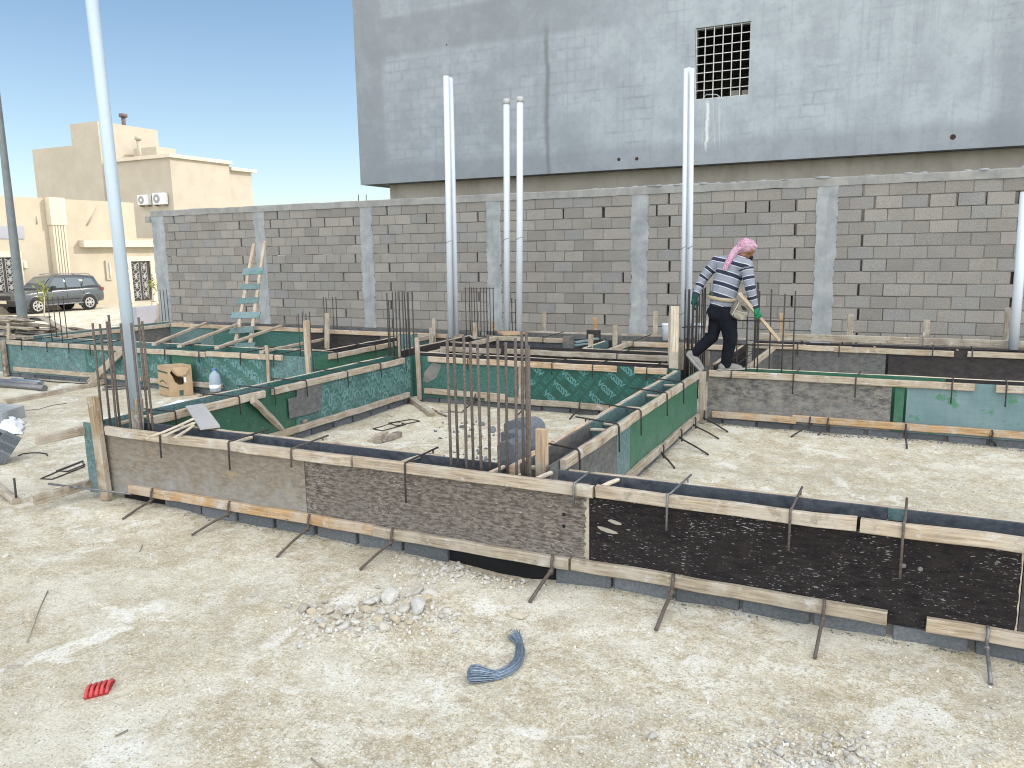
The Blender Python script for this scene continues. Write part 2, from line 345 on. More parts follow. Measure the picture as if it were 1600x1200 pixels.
# ------------------------------------------------------------------ mesh builder (world coordinates, metric UVs)
class MB:
    def __init__(s): s.v = []; s.f = []; s.uv = []; s.mi = []; s.sm = []
    def face(s, idx, uv=None, mi=0, sm=False):
        s.f.append(tuple(idx)); s.mi.append(mi); s.sm.append(sm)
        if uv is None:
            p = [s.v[i] for i in idx]
            n = (p[1]-p[0]).cross(p[2]-p[0])
            a = [abs(q) for q in n]
            if a[2] >= a[0] and a[2] >= a[1]: uv = [(q.x, q.y) for q in p]
            elif a[1] >= a[0]: uv = [(q.x, q.z) for q in p]
            else: uv = [(q.y, q.z) for q in p]
        s.uv.append(uv)
    def quadbox(s, p, mi=0):     # p: 8 corners, bottom ring then top ring
        b = len(s.v); s.v += [Vector(q) for q in p]
        for q in ((3, 2, 1, 0), (4, 5, 6, 7), (0, 1, 5, 4), (1, 2, 6, 5), (2, 3, 7, 6), (3, 0, 4, 7)):
            s.face([b+i for i in q], mi=mi)
    def box(s, x0, x1, y0, y1, z0, z1, mi=0):
        if x0 > x1: x0, x1 = x1, x0
        if y0 > y1: y0, y1 = y1, y0
        s.quadbox([(x0, y0, z0), (x1, y0, z0), (x1, y1, z0), (x0, y1, z0), (x0, y0, z1), (x1, y0, z1), (x1, y1, z1), (x0, y1, z1)], mi)
    def rbox(s, x0, x1, y0, y1, z0, z1, c=.012, mi=0, jit=0):
        """block with chamfered edges"""
        if x0 > x1: x0, x1 = x1, x0
        if y0 > y1: y0, y1 = y1, y0
        b = len(s.v); J = lambda: random.uniform(-jit, jit)
        c = min(c, (x1-x0)*.3, (y1-y0)*.3, (z1-z0)*.3)
        for (ix, X) in ((0, x0), (1, x1)):
            for (iy, Y) in ((0, y0), (1, y1)):
                for (iz, Z) in ((0, z0), (1, z1)):
                    dx, dy, dz = (c if not ix else -c), (c if not iy else -c), (c if not iz else -c)
                    s.v += [Vector((X, Y+dy+J(), Z+dz+J())), Vector((X+dx+J(), Y, Z+dz+J())), Vector((X+dx+J(), Y+dy+J(), Z))]
        I = lambda ix, iy, iz, k: b+(ix*4+iy*2+iz)*3+k
        def q(l): s.face(l, mi=mi)
        q([I(0, 0, 0, 0), I(0, 0, 1, 0), I(0, 1, 1, 0), I(0, 1, 0, 0)]); q([I(1, 0, 0, 0), I(1, 1, 0, 0), I(1, 1, 1, 0), I(1, 0, 1, 0)])
        q([I(0, 0, 0, 1), I(1, 0, 0, 1), I(1, 0, 1, 1), I(0, 0, 1, 1)]); q([I(0, 1, 0, 1), I(0, 1, 1, 1), I(1, 1, 1, 1), I(1, 1, 0, 1)])
        q([I(0, 0, 0, 2), I(0, 1, 0, 2), I(1, 1, 0, 2), I(1, 0, 0, 2)]); q([I(0, 0, 1, 2), I(1, 0, 1, 2), I(1, 1, 1, 2), I(0, 1, 1, 2)])
        for iz in (0, 1):
            for iy in (0, 1): q([I(0, iy, iz, 1), I(0, iy, iz, 2), I(1, iy, iz, 2), I(1, iy, iz, 1)])
            for ix in (0, 1): q([I(ix, 0, iz, 0), I(ix, 0, iz, 2), I(ix, 1, iz, 2), I(ix, 1, iz, 0)])
        for ix in (0, 1):
            for iy in (0, 1): q([I(ix, iy, 0, 0), I(ix, iy, 0, 1), I(ix, iy, 1, 1), I(ix, iy, 1, 0)])
        for ix in (0, 1):
            for iy in (0, 1):
                for iz in (0, 1): q([I(ix, iy, iz, 0), I(ix, iy, iz, 1), I(ix, iy, iz, 2)])
    def bar(s, p0, p1, wd, ht, up=(0, 0, 1), seg=6, jit=.0025, ch=.006, mi=0):
        """sawn timber: chamfered section, slightly wavy along its length"""
        p0, p1 = Vector(p0), Vector(p1); d = p1-p0; L = d.length; d.normalize()
        up = Vector(up); side = d.cross(up)
        if side.length < 1e-4: side = d.cross(Vector((1, 0, 0)))
        side.normalize(); up = side.cross(d).normalized()
        a, h = wd/2, ht/2; c = min(ch, a*.5, h*.5)
        prof = [(-a+c, -h), (a-c, -h), (a, -h+c), (a, h-c), (a-c, h), (-a+c, h), (-a, h-c), (-a, -h+c)]
        per = [0]
        for i in range(8):
            q, r = prof[i], prof[(i+1) % 8]; per.append(per[-1]+math.hypot(q[0]-r[0], q[1]-r[1]))
        seg = max(1, min(14, int(seg*max(1, L/1.2)))) if seg > 1 else 1
        b = len(s.v); uo = random.uniform(0, 50)
        for i in range(seg+1):
            t = i/seg; o = p0+d*(L*t)
            ox, oy = random.uniform(-jit, jit)*1.6, random.uniform(-jit, jit)*1.6
            for (x, y) in prof:
                e = random.uniform(-jit, jit)*.7
                k = random.uniform(.5, 1.5)*jit*2 if i in (0, seg) else 0
                s.v.append(o+side*(x+ox+e)+up*(y+oy+e)+d*(k if i == 0 else -k))
        for i in range(seg):
            for j in range(8):
                k = (j+1) % 8
                u0, u1 = uo+L*i/seg, uo+L*(i+1)/seg
                s.face([b+i*8+j, b+i*8+k, b+(i+1)*8+k, b+(i+1)*8+j], [(u0, per[j]), (u0, per[j+1]), (u1, per[j+1]), (u1, per[j])], mi)
        s.face([b+j for j in range(7, -1, -1)], [(uo+prof[j][0]*.3, prof[j][1]) for j in range(7, -1, -1)], mi)
        e = b+seg*8; s.face([e+j for j in range(8)], [(uo+prof[j][0]*.3, prof[j][1]) for j in range(8)], mi)
    def tube(s, pts, r, n=8, mi=0, cap=True, sm=True):
        pts = [Vector(p) for p in pts]; rs = r if isinstance(r, (list, tuple)) else [r]*len(pts)
        b = len(s.v); prev = None; ln = 0
        us = []
        for i, p in enumerate(pts):
            d = (pts[min(i+1, len(pts)-1)]-pts[max(i-1, 0)]).normalized()
            if prev is None:
                x = d.orthogonal().normalized()
            else:
                x = (prev-d*prev.dot(d)); x = x.normalized() if x.length > 1e-6 else d.orthogonal().normalized()
            prev = x; y = d.cross(x)
            if i: ln += (pts[i]-pts[i-1]).length
            us.append(ln)
            for j in range(n):
                a = 2*math.pi*j/n; s.v.append(p+x*(rs[i]*math.cos(a))+y*(rs[i]*math.sin(a)))
        for i in range(len(pts)-1):
            for j in range(n):
                k = (j+1) % n
                s.face([b+i*n+j, b+i*n+k, b+(i+1)*n+k, b+(i+1)*n+j], [(us[i], j/n), (us[i], (j+1)/n), (us[i+1], (j+1)/n), (us[i+1], j/n)], mi, sm)
        if cap:
            s.face([b+j for j in range(n-1, -1, -1)], None, mi); e = b+(len(pts)-1)*n; s.face([e+j for j in range(n)], None, mi)
    def prism(s, poly, d, mi=0):
        """polygon (3-D points, planar) pushed along vector d"""
        d = Vector(d); b = len(s.v); n = len(poly); s.v += [Vector(p) for p in poly]+[Vector(p)+d for p in poly]
        s.face([b+i for i in range(n-1, -1, -1)], mi=mi); s.face([b+n+i for i in range(n)], mi=mi)
        for i in range(n): k = (i+1) % n; s.face([b+i, b+k, b+n+k, b+n+i], mi=mi)
    def ball(s, c, r, scl=(1, 1, 1), nu=10, nv=7, jit=0, mi=0, rot=None):
        b = len(s.v); c = Vector(c)
        for i in range(nv+1):
            ph = math.pi*i/nv
            for j in range(nu):
                th = 2*math.pi*j/nu; k = r*(1+random.uniform(-jit, jit))
                q = Vector((k*math.sin(ph)*math.cos(th)*scl[0], k*math.sin(ph)*math.sin(th)*scl[1], k*math.cos(ph)*scl[2]))
                if rot is not None: q = rot @ q
                s.v.append(c+q)
        for i in range(nv):
            for j in range(nu):
                k = (j+1) % nu; s.face([b+i*nu+j, b+(i+1)*nu+j, b+(i+1)*nu+k, b+i*nu+k], None, mi, True)
    def build(s, name, mats, parent=None, base=None, fix=False):
        if not isinstance(mats, (list, tuple)): mats = [mats]
        if parent is not None:
            o = Vector(parent.location); q = parent.parent
            while q is not None: o += Vector(q.location); q = q.parent
        elif base is not None: o = Vector(base)
        else:
            xs = [q.x for q in s.v]; ys = [q.y for q in s.v]; zs = [q.z for q in s.v]
            o = Vector(((min(xs)+max(xs))/2, (min(ys)+max(ys))/2, min(zs)))
        me = bpy.data.meshes.new(name)
        me.from_pydata([q-o for q in s.v], [], s.f)
        uvl = me.uv_layers.new(name='UVMap')
        flat = [c for f in s.uv for q in f for c in q]
        uvl.data.foreach_set('uv', flat)
        for m in mats: me.materials.append(m)
        me.polygons.foreach_set('material_index', s.mi); me.polygons.foreach_set('use_smooth', s.sm)
        me.update()
        if fix:
            bm = bmesh.new(); bm.from_mesh(me); bmesh.ops.recalc_face_normals(bm, faces=bm.faces[:]); bm.to_mesh(me); bm.free()
        ob = bpy.data.objects.new(name, me); COL.objects.link(ob)
        if parent is not None: ob.parent = parent
        else: ob.location = o
        return ob

def tag(o, label=None, cat=None, group=None, kind=None):
    if label: o['label'] = label
    if cat: o['category'] = cat
    if group: o['group'] = group
    if kind: o['kind'] = kind
    return o
def thing(name, label, cat, loc, group=None):
    o = bpy.data.objects.new(name, None); COL.objects.link(o); o.location = loc; o.empty_display_size = .1
    return tag(o, label, cat, group)
def mesh_thing(name, mb, mat, label, cat, group=None, base=None): return tag(mb.build(name, mat, None, base), label, cat, group)
def struct(o): o['kind'] = 'structure'; return o
ORD = ['first', 'second', 'third', 'fourth', 'fifth', 'sixth', 'seventh', 'eighth', 'ninth', 'tenth', 'eleventh', 'twelfth', 'thirteenth', 'fourteenth', 'fifteenth']

# ------------------------------------------------------------------ ground
def sst(a, b, x): t = max(0, min(1, (x-a)/(b-a))); return t*t*(3-2*t)
def gz(x, y):
    h = .020*noise.noise((x*.55, y*.55, 3.1))+.012*noise.noise((x*1.9, y*1.9, 7.7))+.007*noise.noise((x*5.2, y*5.2, 1.3))+.006*noise.noise((x*11, y*11, 5.9))
    h -= .52*sst(-19, -27, x)
    h += .055*math.exp(-((x+5.98)**2/.10+(y-4.36)**2/.03))            # spoil heaped at the corner
    h -= .055*math.exp(-((x+2.35)**2/.16+(y-4.66)**2/.015))
    if y < 5.3: h -= .020*math.exp(-((y-4.62)/.22)**2)*sst(-5.6, -5.1, x)             # scour under the boards
    h += .035*math.exp(-((x+2.75)**2/.25+(y-4.0)**2/.18))             # rubble heap
    h += .03*math.exp(-((x+6.1)**2/.1+(y-9.3)**2/.3))
    return h-.034
def axis_vals(fine0, fine1, step, lo, hi):
    v = []; x = fine0
    while x < fine1: v.append(x); x += step
    st = step; x = fine1
    while x < hi: v.append(x); st *= 1.18; x += st
    v.append(hi); st = step; x = fine0
    pre = []
    while x > lo: st *= 1.18; x -= st; pre.append(max(x, lo))
    return pre[::-1]+v
gxs = axis_vals(-9.5, 2.2, .055, -900, 900); gys = axis_vals(1.9, 10.2, .05, -600, 1400)
gm = MB()
for y in gys:
    for x in gxs: gm.v.append(Vector((x, y, gz(x, y))))
nx = len(gxs)
for j in range(len(gys)-1):
    for i in range(nx-1):
        a = j*nx+i; gm.face([a, a+1, a+nx+1, a+nx], None, 0, True)
struct(gm.build('ground', GROUND, None, (0, 0, 0)))

def G(px, py):     # point of the photo on the ground
    p = at_z(px, py, 0.0)
    for _ in range(3): p = at_z(px, py, gz(p.x, p.y))
    return p

# ------------------------------------------------------------------ formwork
def lettering(text, size, bevel):
    cu = bpy.data.curves.new('lettering', 'FONT'); cu.body = text; cu.size = size; cu.fill_mode = 'NONE' if bevel else 'BOTH'
    cu.bevel_depth = bevel; cu.bevel_resolution = 0; cu.resolution_u = 2; cu.align_x = 'CENTER'; cu.align_y = 'CENTER'; cu.space_character = .95
    if not bevel: cu.extrude = .0008
    o = bpy.data.objects.new('lettering', cu); COL.objects.link(o)
    dg = bpy.context.evaluated_depsgraph_get(); me = bpy.data.meshes.new_from_object(o.evaluated_get(dg))
    vs = [q.co.copy() for q in me.vertices]; fs = [tuple(p.vertices) for p in me.polygons]
    bpy.data.objects.remove(o); bpy.data.curves.remove(cu); bpy.data.meshes.remove(me)
    return vs, fs
LET = lettering('VGSSV', .108, .0026)
LET_S = lettering('VGSSV', .17, .0065)
def print_mesh(let, spots, ang, s0, s1, z0, z1, place, sx=1.0):
    """lettering laid flat on a panel: spots in panel metres, clipped to the panel"""
    bm = bmesh.new(); ca, sa = math.cos(ang), math.sin(ang)
    for (u, v) in spots:
        vv = [bm.verts.new((u+(q.x*sx*ca-q.y*sa), v+(q.x*sx*sa+q.y*ca), q.z*.25)) for q in let[0]]
        for f in let[1]:
            try: bm.faces.new([vv[i] for i in f])
            except ValueError: pass
    for co, no in (((s0, 0, 0), (-1, 0, 0)), ((s1, 0, 0), (1, 0, 0)), ((0, z0, 0), (0, -1, 0)), ((0, z1, 0), (0, 1, 0))):
        g = bm.verts[:]+bm.edges[:]+bm.faces[:]
        bmesh.ops.bisect_plane(bm, geom=g, plane_co=co, plane_no=no, clear_outer=True)
    mb = MB(); bm.verts.index_update()
    mb.v = [Vector(place(q.co.x, q.co.y, q.co.z)) for q in bm.verts]
    for f in bm.faces: mb.face([q.index for q in f.verts])
    bm.free(); return mb

TT, TH = .045, .080        # plank thickness, height
class Form:
    """a run of shuttering: two plywood sides standing on a block course, waling timbers along top and bottom"""
    def __init__(s, label, axis, n, f, s0, s1, zt=.655, zb=.045, cat='formwork', name='beam_formwork'):
        s.axis, s.n, s.f, s.zt, s.zb = axis, n, f, zt, zb; s.sg = 1 if f > n else -1
        s.s0, s.s1 = s0, s1
        s.root = thing(name, label, cat, s.P((s0+s1)/2, (n+f)/2, 0))
    def P(s, a, c, z): return (a, c, z) if s.axis == 'x' else (c, a, z)
    def slab(s, mb, a0, a1, c0, c1, z0, z1):
        if s.axis == 'x': mb.box(a0, a1, c0, c1, z0, z1)
        else: mb.box(c0, c1, a0, a1, z0, z1)
    def panel(s, side, a0, a1, mat, label=None, zt=None, zb=None):
        mb = MB(); zt = zt or s.zt-.006; zb = s.zb if zb is None else zb
        if side == 'near': s.slab(mb, a0+.003, a1-.003, s.n, s.n+s.sg*.018, zb, zt)
        else: s.slab(mb, a0+.003, a1-.003, s.f, s.f-s.sg*.018, zb, zt)
        o = mb.build('plywood_panel', mat, s.root)
        if label: o['label'] = label
        return o
    def plank(s, side, a0, a1, mat, lvl='top', label=None, dz=0, dz1=None, h=TH, t=TT):
        mb = MB(); dz1 = dz if dz1 is None else dz1
        zc = (s.zt-h/2) if lvl == 'top' else (.095 if lvl == 'bottom' else lvl)
        c = s.n-s.sg*(t/2+.002) if side == 'near' else s.f+s.sg*(t/2+.002)
        mb.bar(s.P(a0, c, zc+dz), s.P(a1, c, zc+dz1), t, h)
        o = mb.build('waling_plank', mat, s.root)
        if label: o['label'] = label
        return o
    def blocks(s, a0, a1, gaps=(), missing=(), off=0.0):
        mbs = []; a = a0+off-.41
        c0, c1 = s.n+s.sg*.014, s.f-s.sg*.014
        while a < a1:
            x0, x1 = max(a, a0), min(a+.395, a1)
            if x1-x0 > .05 and not any(m0 < (x0+x1)/2 < m1 for m0, m1 in missing):
                gp = random.choice((.004, .004, .012))
                j = random.uniform(-.006, .006); zz = s.zb-.004-random.uniform(0, .006)
                mb = MB(); mbs.append(((x0+x1)/2, mb))
                if s.axis == 'x': mb.rbox(x0+gp, x1-gp, c0+j, c1+j, -.15, zz, .008, 0, .002)
                else: mb.rbox(c0+j, c1+j, x0+gp, x1-gp, -.15, zz, .008, 0, .002)
            a += .41
        runs = [(a0, a1)]
        for m0, m1 in missing: runs = [q for (p0, p1) in runs for q in ((p0, min(m0, p1)), (max(m1, p0), p1)) if q[1]-q[0] > .1]
        for p0, p1 in runs:
            mort = MB(); s.slab(mort, p0, p1, s.n+s.sg*.06, s.f-s.sg*.06, -.15, s.zb-.02); mort.build('mortar_bed', C_MORT, s.root)
            sub = MB()
            for (x, bl_) in mbs:
                if p0-.05 <= x <= p1+.05:
                    b_ = len(sub.v); sub.v += bl_.v
                    for f_, u_ in zip(bl_.f, bl_.uv): sub.face([i+b_ for i in f_], u_)
            if sub.f: sub.build('block_course', B_FOOT, s.root)
    def stick(s, a, mat=None, z=None, skew=0, ext=0):
        z = (s.zt-.035) if z is None else z
        mb = MB(); mb.bar(s.P(a, s.n+s.sg*(.02-ext), z), s.P(a+skew, s.f-s.sg*(.02-ext), z), .03, .025, seg=2)
        return mb.build('spacer_stick', mat or W_PALE, s.root)
    def post(s, a, c, z0, z1, wa=.09, wc=.045, mat=None, lean=(0, 0), label=None):
        mb = MB(); mb.bar(s.P(a, c, z0), s.P(a+lean[0], c+lean[1], z1), wc, wa, up=s.P(1, 0, 0), seg=3)
        o = mb.build('post', mat or W_TAN, s.root)
        if label: o['label'] = label
        return o

CLAMPS = {}
def clamp_mesh(form, a, skew=0, leg=.24, over=.07, r=.0075, mat=REBAR_D, label='', group='hooked steel clamps over the formwork'):
    zt = form.zt+.010; n = form.n-form.sg*(TT+.012); f = form.f+form.sg*(TT+.012+over)
    p = [Vector(form.P(a+skew, f, zt+.012)), Vector(form.P(a+skew*.3, n+form.sg*.03, zt)), Vector(form.P(a, n+form.sg*.008, zt-.003)), Vector(form.P(a, n, zt-.02)), Vector(form.P(a, n-form.sg*.004, zt-leg))]
    mb = MB(); mb.tube(p, r, 7)
    p2 = [Vector(form.P(a+skew*.9, f-form.sg*over, zt+.008)), Vector(form.P(a+skew*.9, f-form.sg*(over-.006), zt-.10))]
    mb.tube(p2, r, 6)
    return mesh_thing('form_clamp', mb, mat, label, 'clamp', group)

# --- front beam -----------------------------------------------------------
F = Form('long front beam formwork of scuffed brown, grey and black plywood facing the bare yard', 'x', 4.655, 4.903, -6.29, 4.2)
F.panel('near', -6.395, -4.06, P_GREY, 'grey-brown plywood panel washed with cement')
F.panel('near', -4.06, -1.70, P_BROWN, 'brown plywood panel scuffed all over with pale scratches')
F.panel('near', -1.70, .70, P_BLACK, 'black film-faced plywood panel flecked with white')
F.panel('near', .70, 4.2, P_DARKBR)
F.panel('far', -6.15, -4.1, P_INNER); F.panel('far', -4.1, -2.33, P_INNER); F.panel('far', -2.02, .05, P_INNER)
F.panel('far', .05, .14, P_TEAL, 'short teal plywood make-up strip'); F.panel('far', .14, 4.2, P_INNER)
F.plank('near', -6.285, -3.575, W_TAN); F.plank('near', -3.565, -1.66, W_TAN, dz=-.001); F.plank('near', -1.65, -.10, W_TAN, dz=.003, dz1=-.004)
F.plank('near', -.09, 2.6, W_TAN, dz=-.002)
F.plank('near', -6.05, -3.40, W_ORANGE, 'bottom', 'orange-stained waling plank', dz=.005)
F.plank('near', -3.43, -1.83, W_GREY, 'bottom', dz=0, dz1=-.006); F.plank('near', -1.82, .085, W_GREY, 'bottom', dz=.004, dz1=-.004); F.plank('near', .27, 2.4, W_TAN, 'bottom', dz=-.004)
F.plank('far', -5.7, -2.95, W_TAN, t=.035); F.plank('far', -1.95, .2, W_TAN, t=.03); F.plank('far', .25, 3.6, W_TAN, t=.03)
F.blocks(-6.2, 4.2, missing=[(-6.2, -5.72), (-2.72, -2.0)], off=.15)
mb = MB(); mb.box(-2.8, -1.95, 4.70, 4.86, -.12, .05); mb.build('cavity_shade', BLACKV, F.root)  # black box stands in for the shade inside the opening
mb = MB(); mb.box(-6.25, -5.66, 4.72, 4.84, -.1, .05); mb.build('cavity_shade', BLACKV, F.root)  # corner gap: its shade put in as a black box too
for px, py, sk in ((848, 742, .03), (945, 757, .05), (780, 731, .02), (652, 713, .02), (380, 688, 0)):
    q = at_z(px, py, .63); F.stick(q.x, W_PALE, .632, sk)
F.post(-6.335, 4.60, -.03, .93, .10, .06, W_BROWN, (-.035, .0), 'weathered corner post standing above the top of the boards')
# teal return closing the corner
mb = MB(); mb.box(-6.62, -6.405, 4.648, 4.664, .0, .66); o = mb.build('corner_panel', P_TEAL, F.root); o['label'] = 'narrow teal plywood strip closing the left corner'
# wear scars and bolt holes in the black and brown sheets
for (px, py, ww, hh) in ((947, 828, .16, .035), (961, 816, .10, .03)):
    q = at_y(px, py, 4.654); pts = []
    for i in range(9):
        a = 2*math.pi*i/9; pts.append(q+Vector((math.cos(a)*ww/2*random.uniform(.7, 1.1), 0, math.sin(a)*hh/2*random.uniform(.7, 1.1)-math.cos(a)*ww*.08)))
    mb = MB(); mb.prism(pts, (0, .0035, 0)); mb.build('peeled_patch', C_TAN, F.root)
for (px, py) in ((881, 804), (881, 822), (1105, 822), (1412, 884), (1438, 889)):
    q = at_y(px, py, 4.655); mb = MB(); mb.tube([q+Vector((0, -.002, 0)), q+Vector((0, .01, 0))], .013, 12); mb.build('bolt_hole', BLACKV if px < 1200 else STEEL, F.root)
mb = MB()
zs = [.05+i*.55/22 for i in range(23)]
for i in range(22):
    e0, e1 = [.006+.016*abs(noise.noise((zz*13, 3.3, 0))) for zz in (zs[i], zs[i+1])]
    mb.quadbox([(.70-e0, 4.6525, zs[i]), (.698, 4.6525, zs[i]), (.698, 4.656, zs[i]), (.70-e0, 4.656, zs[i]), (.70-e1, 4.6525, zs[i+1]), (.698, 4.6525, zs[i+1]), (.698, 4.656, zs[i+1]), (.70-e1, 4.656, zs[i+1])])
o = mb.build('splintered_edge', W_TAN, F.root)
mb = MB()
for i in range(22):
    e0, e1 = [.012+.03*abs(noise.noise((zz*19, 8.3, 0)))+.02*random.random()**2 for zz in (zs[i], zs[i+1])]
    mb.quadbox([(-1.702-e0, 4.6525, zs[i]), (-1.704, 4.6525, zs[i]), (-1.704, 4.656, zs[i]), (-1.702-e0, 4.656, zs[i]), (-1.702-e1, 4.6525, zs[i+1]), (-1.704, 4.6525, zs[i+1]), (-1.704, 4.656, zs[i+1]), (-1.702-e1, 4.656, zs[i+1])])
o = mb.build('splintered_edge', W_GREY, F.root)
for i, (px, py) in enumerate(((238, 680), (357, 690), (460, 700), (636, 722), (895, 757), (1043, 773), (1235, 797), (1412, 818))):
    q = at_z(px, py, .66); ww = ['with its bent leg hanging askew', '', '', '', '', '', '', ''][i]
    clamp_mesh(F, q.x, .02 if i in (6, 7) else .1*random.uniform(.2, 1), leg=(.22, .24, .15, .30, .16, .23, .25, .32)[i], mat=(REBAR_D, REBAR_D, REBAR, REBAR_D, STEEL, STEEL, REBAR, REBAR)[i],
               label='%s hooked steel clamp from the left over the front beam formwork' % ORD[i], group='hooked clamps over the front formwork')
# column bars and lath
def rebars(label, pts, z0, z1, r=.008, ties=(), name='starter_bars', mat=REBAR, group='starter bar clusters', lean=.009):
    cx = sum(p[0] for p in pts)/len(pts); cy = sum(p[1] for p in pts)/len(pts)
    t = thing(name, label, 'rebar', (cx, cy, z0), group)
    for i, (x, y) in enumerate(pts):
        mb = MB(); zt = z1+random.uniform(-.05, .05) if not isinstance(z1, list) else z1[i]
        dx, dy = random.uniform(-lean, lean), random.uniform(-lean, lean)
        mb.tube([(x, y, z0), (x+dx*.4, y+dy*.5, (z0+zt)/2), (x+dx, y+dy, zt)], r, 8)
        mb.build('rebar', mat, t)
    for z in ties:
        mb = MB(); xs = [p[0] for p in pts]; ys = [p[1] for p in pts]
        x0, x1, y0, y1 = min(xs)-.01, max(xs)+.01, min(ys)-.01, max(ys)+.01
        mb.tube([(x0, y0, z), (x1, y0, z+.005), (x1, y1, z), (x0, y1, z-.006), (x0, y0, z)], r*.6, 6); mb.build('stirrup', mat, t)
    return t
def px_bars(tops, y, alt=0): return [(at_y(a, b, y+(alt if i % 2 else 0)).x, y+(alt if i % 2 else 0)) for i, (a, b) in enumerate(tops)]
c1 = [(at_y(143, 503, 4.72).x, 4.72), (at_y(156, 503, 4.86).x, 4.86), (at_y(165, 500, 4.72).x, 4.72), (at_y(171, 500, 4.86).x, 4.86), (at_y(188, 502, 4.70).x, 4.70), (at_y(205, 501, 4.70).x, 4.70), (at_y(217, 504, 4.86).x, 4.86), (at_y(224, 501, 4.74).x, 4.74)]
rebars('ring of eight starter bars around the leaning pale pipe in the front left corner', c1, .1, 1.59, .0105, [.3])
c2 = [(at_y(p, 525, 4.74).x, 4.74) for p in (699, 723, 748, 776, 804, 826)]+[(at_y(p, 525, 4.84).x, 4.84) for p in (711, 735, 761, 789, 815, 821)]
rebars('tall row of twelve starter bars rising from the middle of the front formwork', c2, .1, 1.57, .0108, [.3, .42])

# --- middle beam M -------------------------------------------------------
M = Form('middle beam formwork running back from the front formwork to the worker, rebar showing inside', 'y', -2.105, -2.335, 4.95, 9.62)
M.panel('near', 4.95, 6.45, P_SLATE, 'slate-grey plywood panel'); M.panel('near', 6.45, 6.85, P_TEAL, 'narrow faded teal panel'); M.panel('near', 6.85, 9.62, P_GPLAIN, 'plain green plywood panel')
M.panel('far', 4.95, 6.4, P_SLATE); M.panel('far', 6.4, 9.62, P_TEAL)
M.plank('near', 5.12, 8.15, W_TAN, dz=.004); M.plank('near', 8.17, 9.6, W_TAN)
M.plank('far', 4.85, 5.62, W_FRESH); M.plank('far', 5.60, 6.35, W_FRESH, dz=.006); M.plank('far', 6.42, 9.55, W_TAN)
M.plank('near', 5.75, 9.55, W_TAN, 'bottom'); M.plank('near', 5.5, 5.85, W_TAN, 'bottom', dz=-.05)
M.blocks(4.95, 9.62)
q = at_z(863, 735, .60); M.post(q.y, -2.20, .12, .90, .055, .085, W_FRESH, (0, 0), 'short pale post stub at the near end')
for a, m, z in ((5.05, W_PALE, .60), (6.35, W_TAN, .60), (6.7, W_PALE, .58), (7.4, W_PALE, .6), (8.1, W_PALE, .6), (8.8, W_TAN, .6)): M.stick(a, m, z)
for i, (px, py) in enumerate(((903, 705), (959, 664), (1000, 642), (1038, 615), (1063, 598))):
    q = at_z(px, py, .66); clamp_mesh(M, q.y, .12, .24, .10, label='%s hooked steel clamp from the near end over the middle beam formwork' % ORD[i], group='hooked clamps over the middle formwork')
def cage(label, form, a0, a1, zs=(.18, .52), inset=.05):
    t = thing('rebar_cage', label, 'rebar', form.P((a0+a1)/2, (form.n+form.f)/2, .12), 'rebar cages inside the formwork')
    n, f = form.n+form.sg*inset, form.f-form.sg*inset
    for z in zs:
        for c in (n, (n+f)/2, f):
            mb = MB(); mb.tube([form.P(a0, c, z), form.P(a1, c, z)], .007, 6); mb.build('long_bar', REBAR_D, t)
    a = a0+.05
    while a < a1:
        mb = MB(); mb.tube([form.P(a, n, zs[0]), form.P(a, f, zs[0]), form.P(a, f, zs[1]+.008), form.P(a, n, zs[1]+.008), form.P(a, n, zs[0])], .004, 5); mb.build('stirrup', REBAR_D, t); a += .2
    return t
cage('rebar cage lying inside the middle beam formwork', M, 5.0, 9.5)
cage('rebar cage deep inside the right part of the front formwork', F, -1.9, 2.4, (.15, .42))
cage('rebar cage deep inside the left part of the front formwork', F, -5.6, -2.9, (.12, .30))

# --- left cross beam L ---------------------------------------------------
L = Form('left cross beam formwork with chalky green printed panels beside the pit', 'y', -6.285, -6.60, 4.95, 9.6)
L.panel('near', 4.95, 7.1, P_GREEN, 'deep green film-faced panel streaked with drips')
lp = L.panel('near', 7.1, 9.69, P_GCHALK, 'green printed panel faded chalky blue')
L.panel('far', 4.7, 7.0, P_TEAL); L.panel('far', 7.0, 9.6, P_GCHALK)
L.plank('near', 5.05, 6.60, W_TAN); L.plank('near', 6.72, 9.4, W_TAN, dz=.004)
L.plank('far', 4.2, 5.75, W_TAN, dz=-.03); L.plank('far', 5.8, 9.5, W_PALE, t=.03); L.plank('far', 4.12, 5.6, W_GREY, 'bottom', dz=-.02)
L.plank('near', 6.6, 9.5, W_TAN, 'bottom', dz=.01)
L.blocks(4.95, 9.62)
sp = [(7.3+i*.42+j*.21, .12+j*.13) for i in range(-1, 7) for j in range(0, 5)]
print_mesh(LET_S, sp, R(-55), 7.12, 9.6, .06, .64, lambda u, v, d: (-6.285+.0008+d, u, v)).build('printed_lettering', PRINT_CHALK, lp)
q0 = at_x(450, 627, -6.27); q1 = at_x(503, 615, -6.27)
pp = [at_x(a, b, -6.266) for a, b in ((449, 623), (463, 620), (463, 606), (503, 598), (500, 640), (488, 645), (452, 654))]
mb = MB(); mb.prism(pp, (.012, 0, 0)); o = mb.build('patch_board', P_SLATE, L.root); o['label'] = 'notched grey plywood patch nailed over the green panel'
mb = MB(); mb.bar(at_x(476, 655, -6.262), at_x(478, 672, -6.262), .03, .07); mb.build('cleat', W_GREY, L.root)
for i, (px, py) in enumerate(((279, 643), (371, 619), (422, 606), (481, 595), (544, 580), (597, 568), (637, 559))):
    q = at_z(px, py, .66); clamp_mesh(L, q.y, -.1, .20, .03, label='%s hooked steel clamp from the near end over the left cross beam formwork' % ORD[i], group='hooked clamps over the left cross formwork')

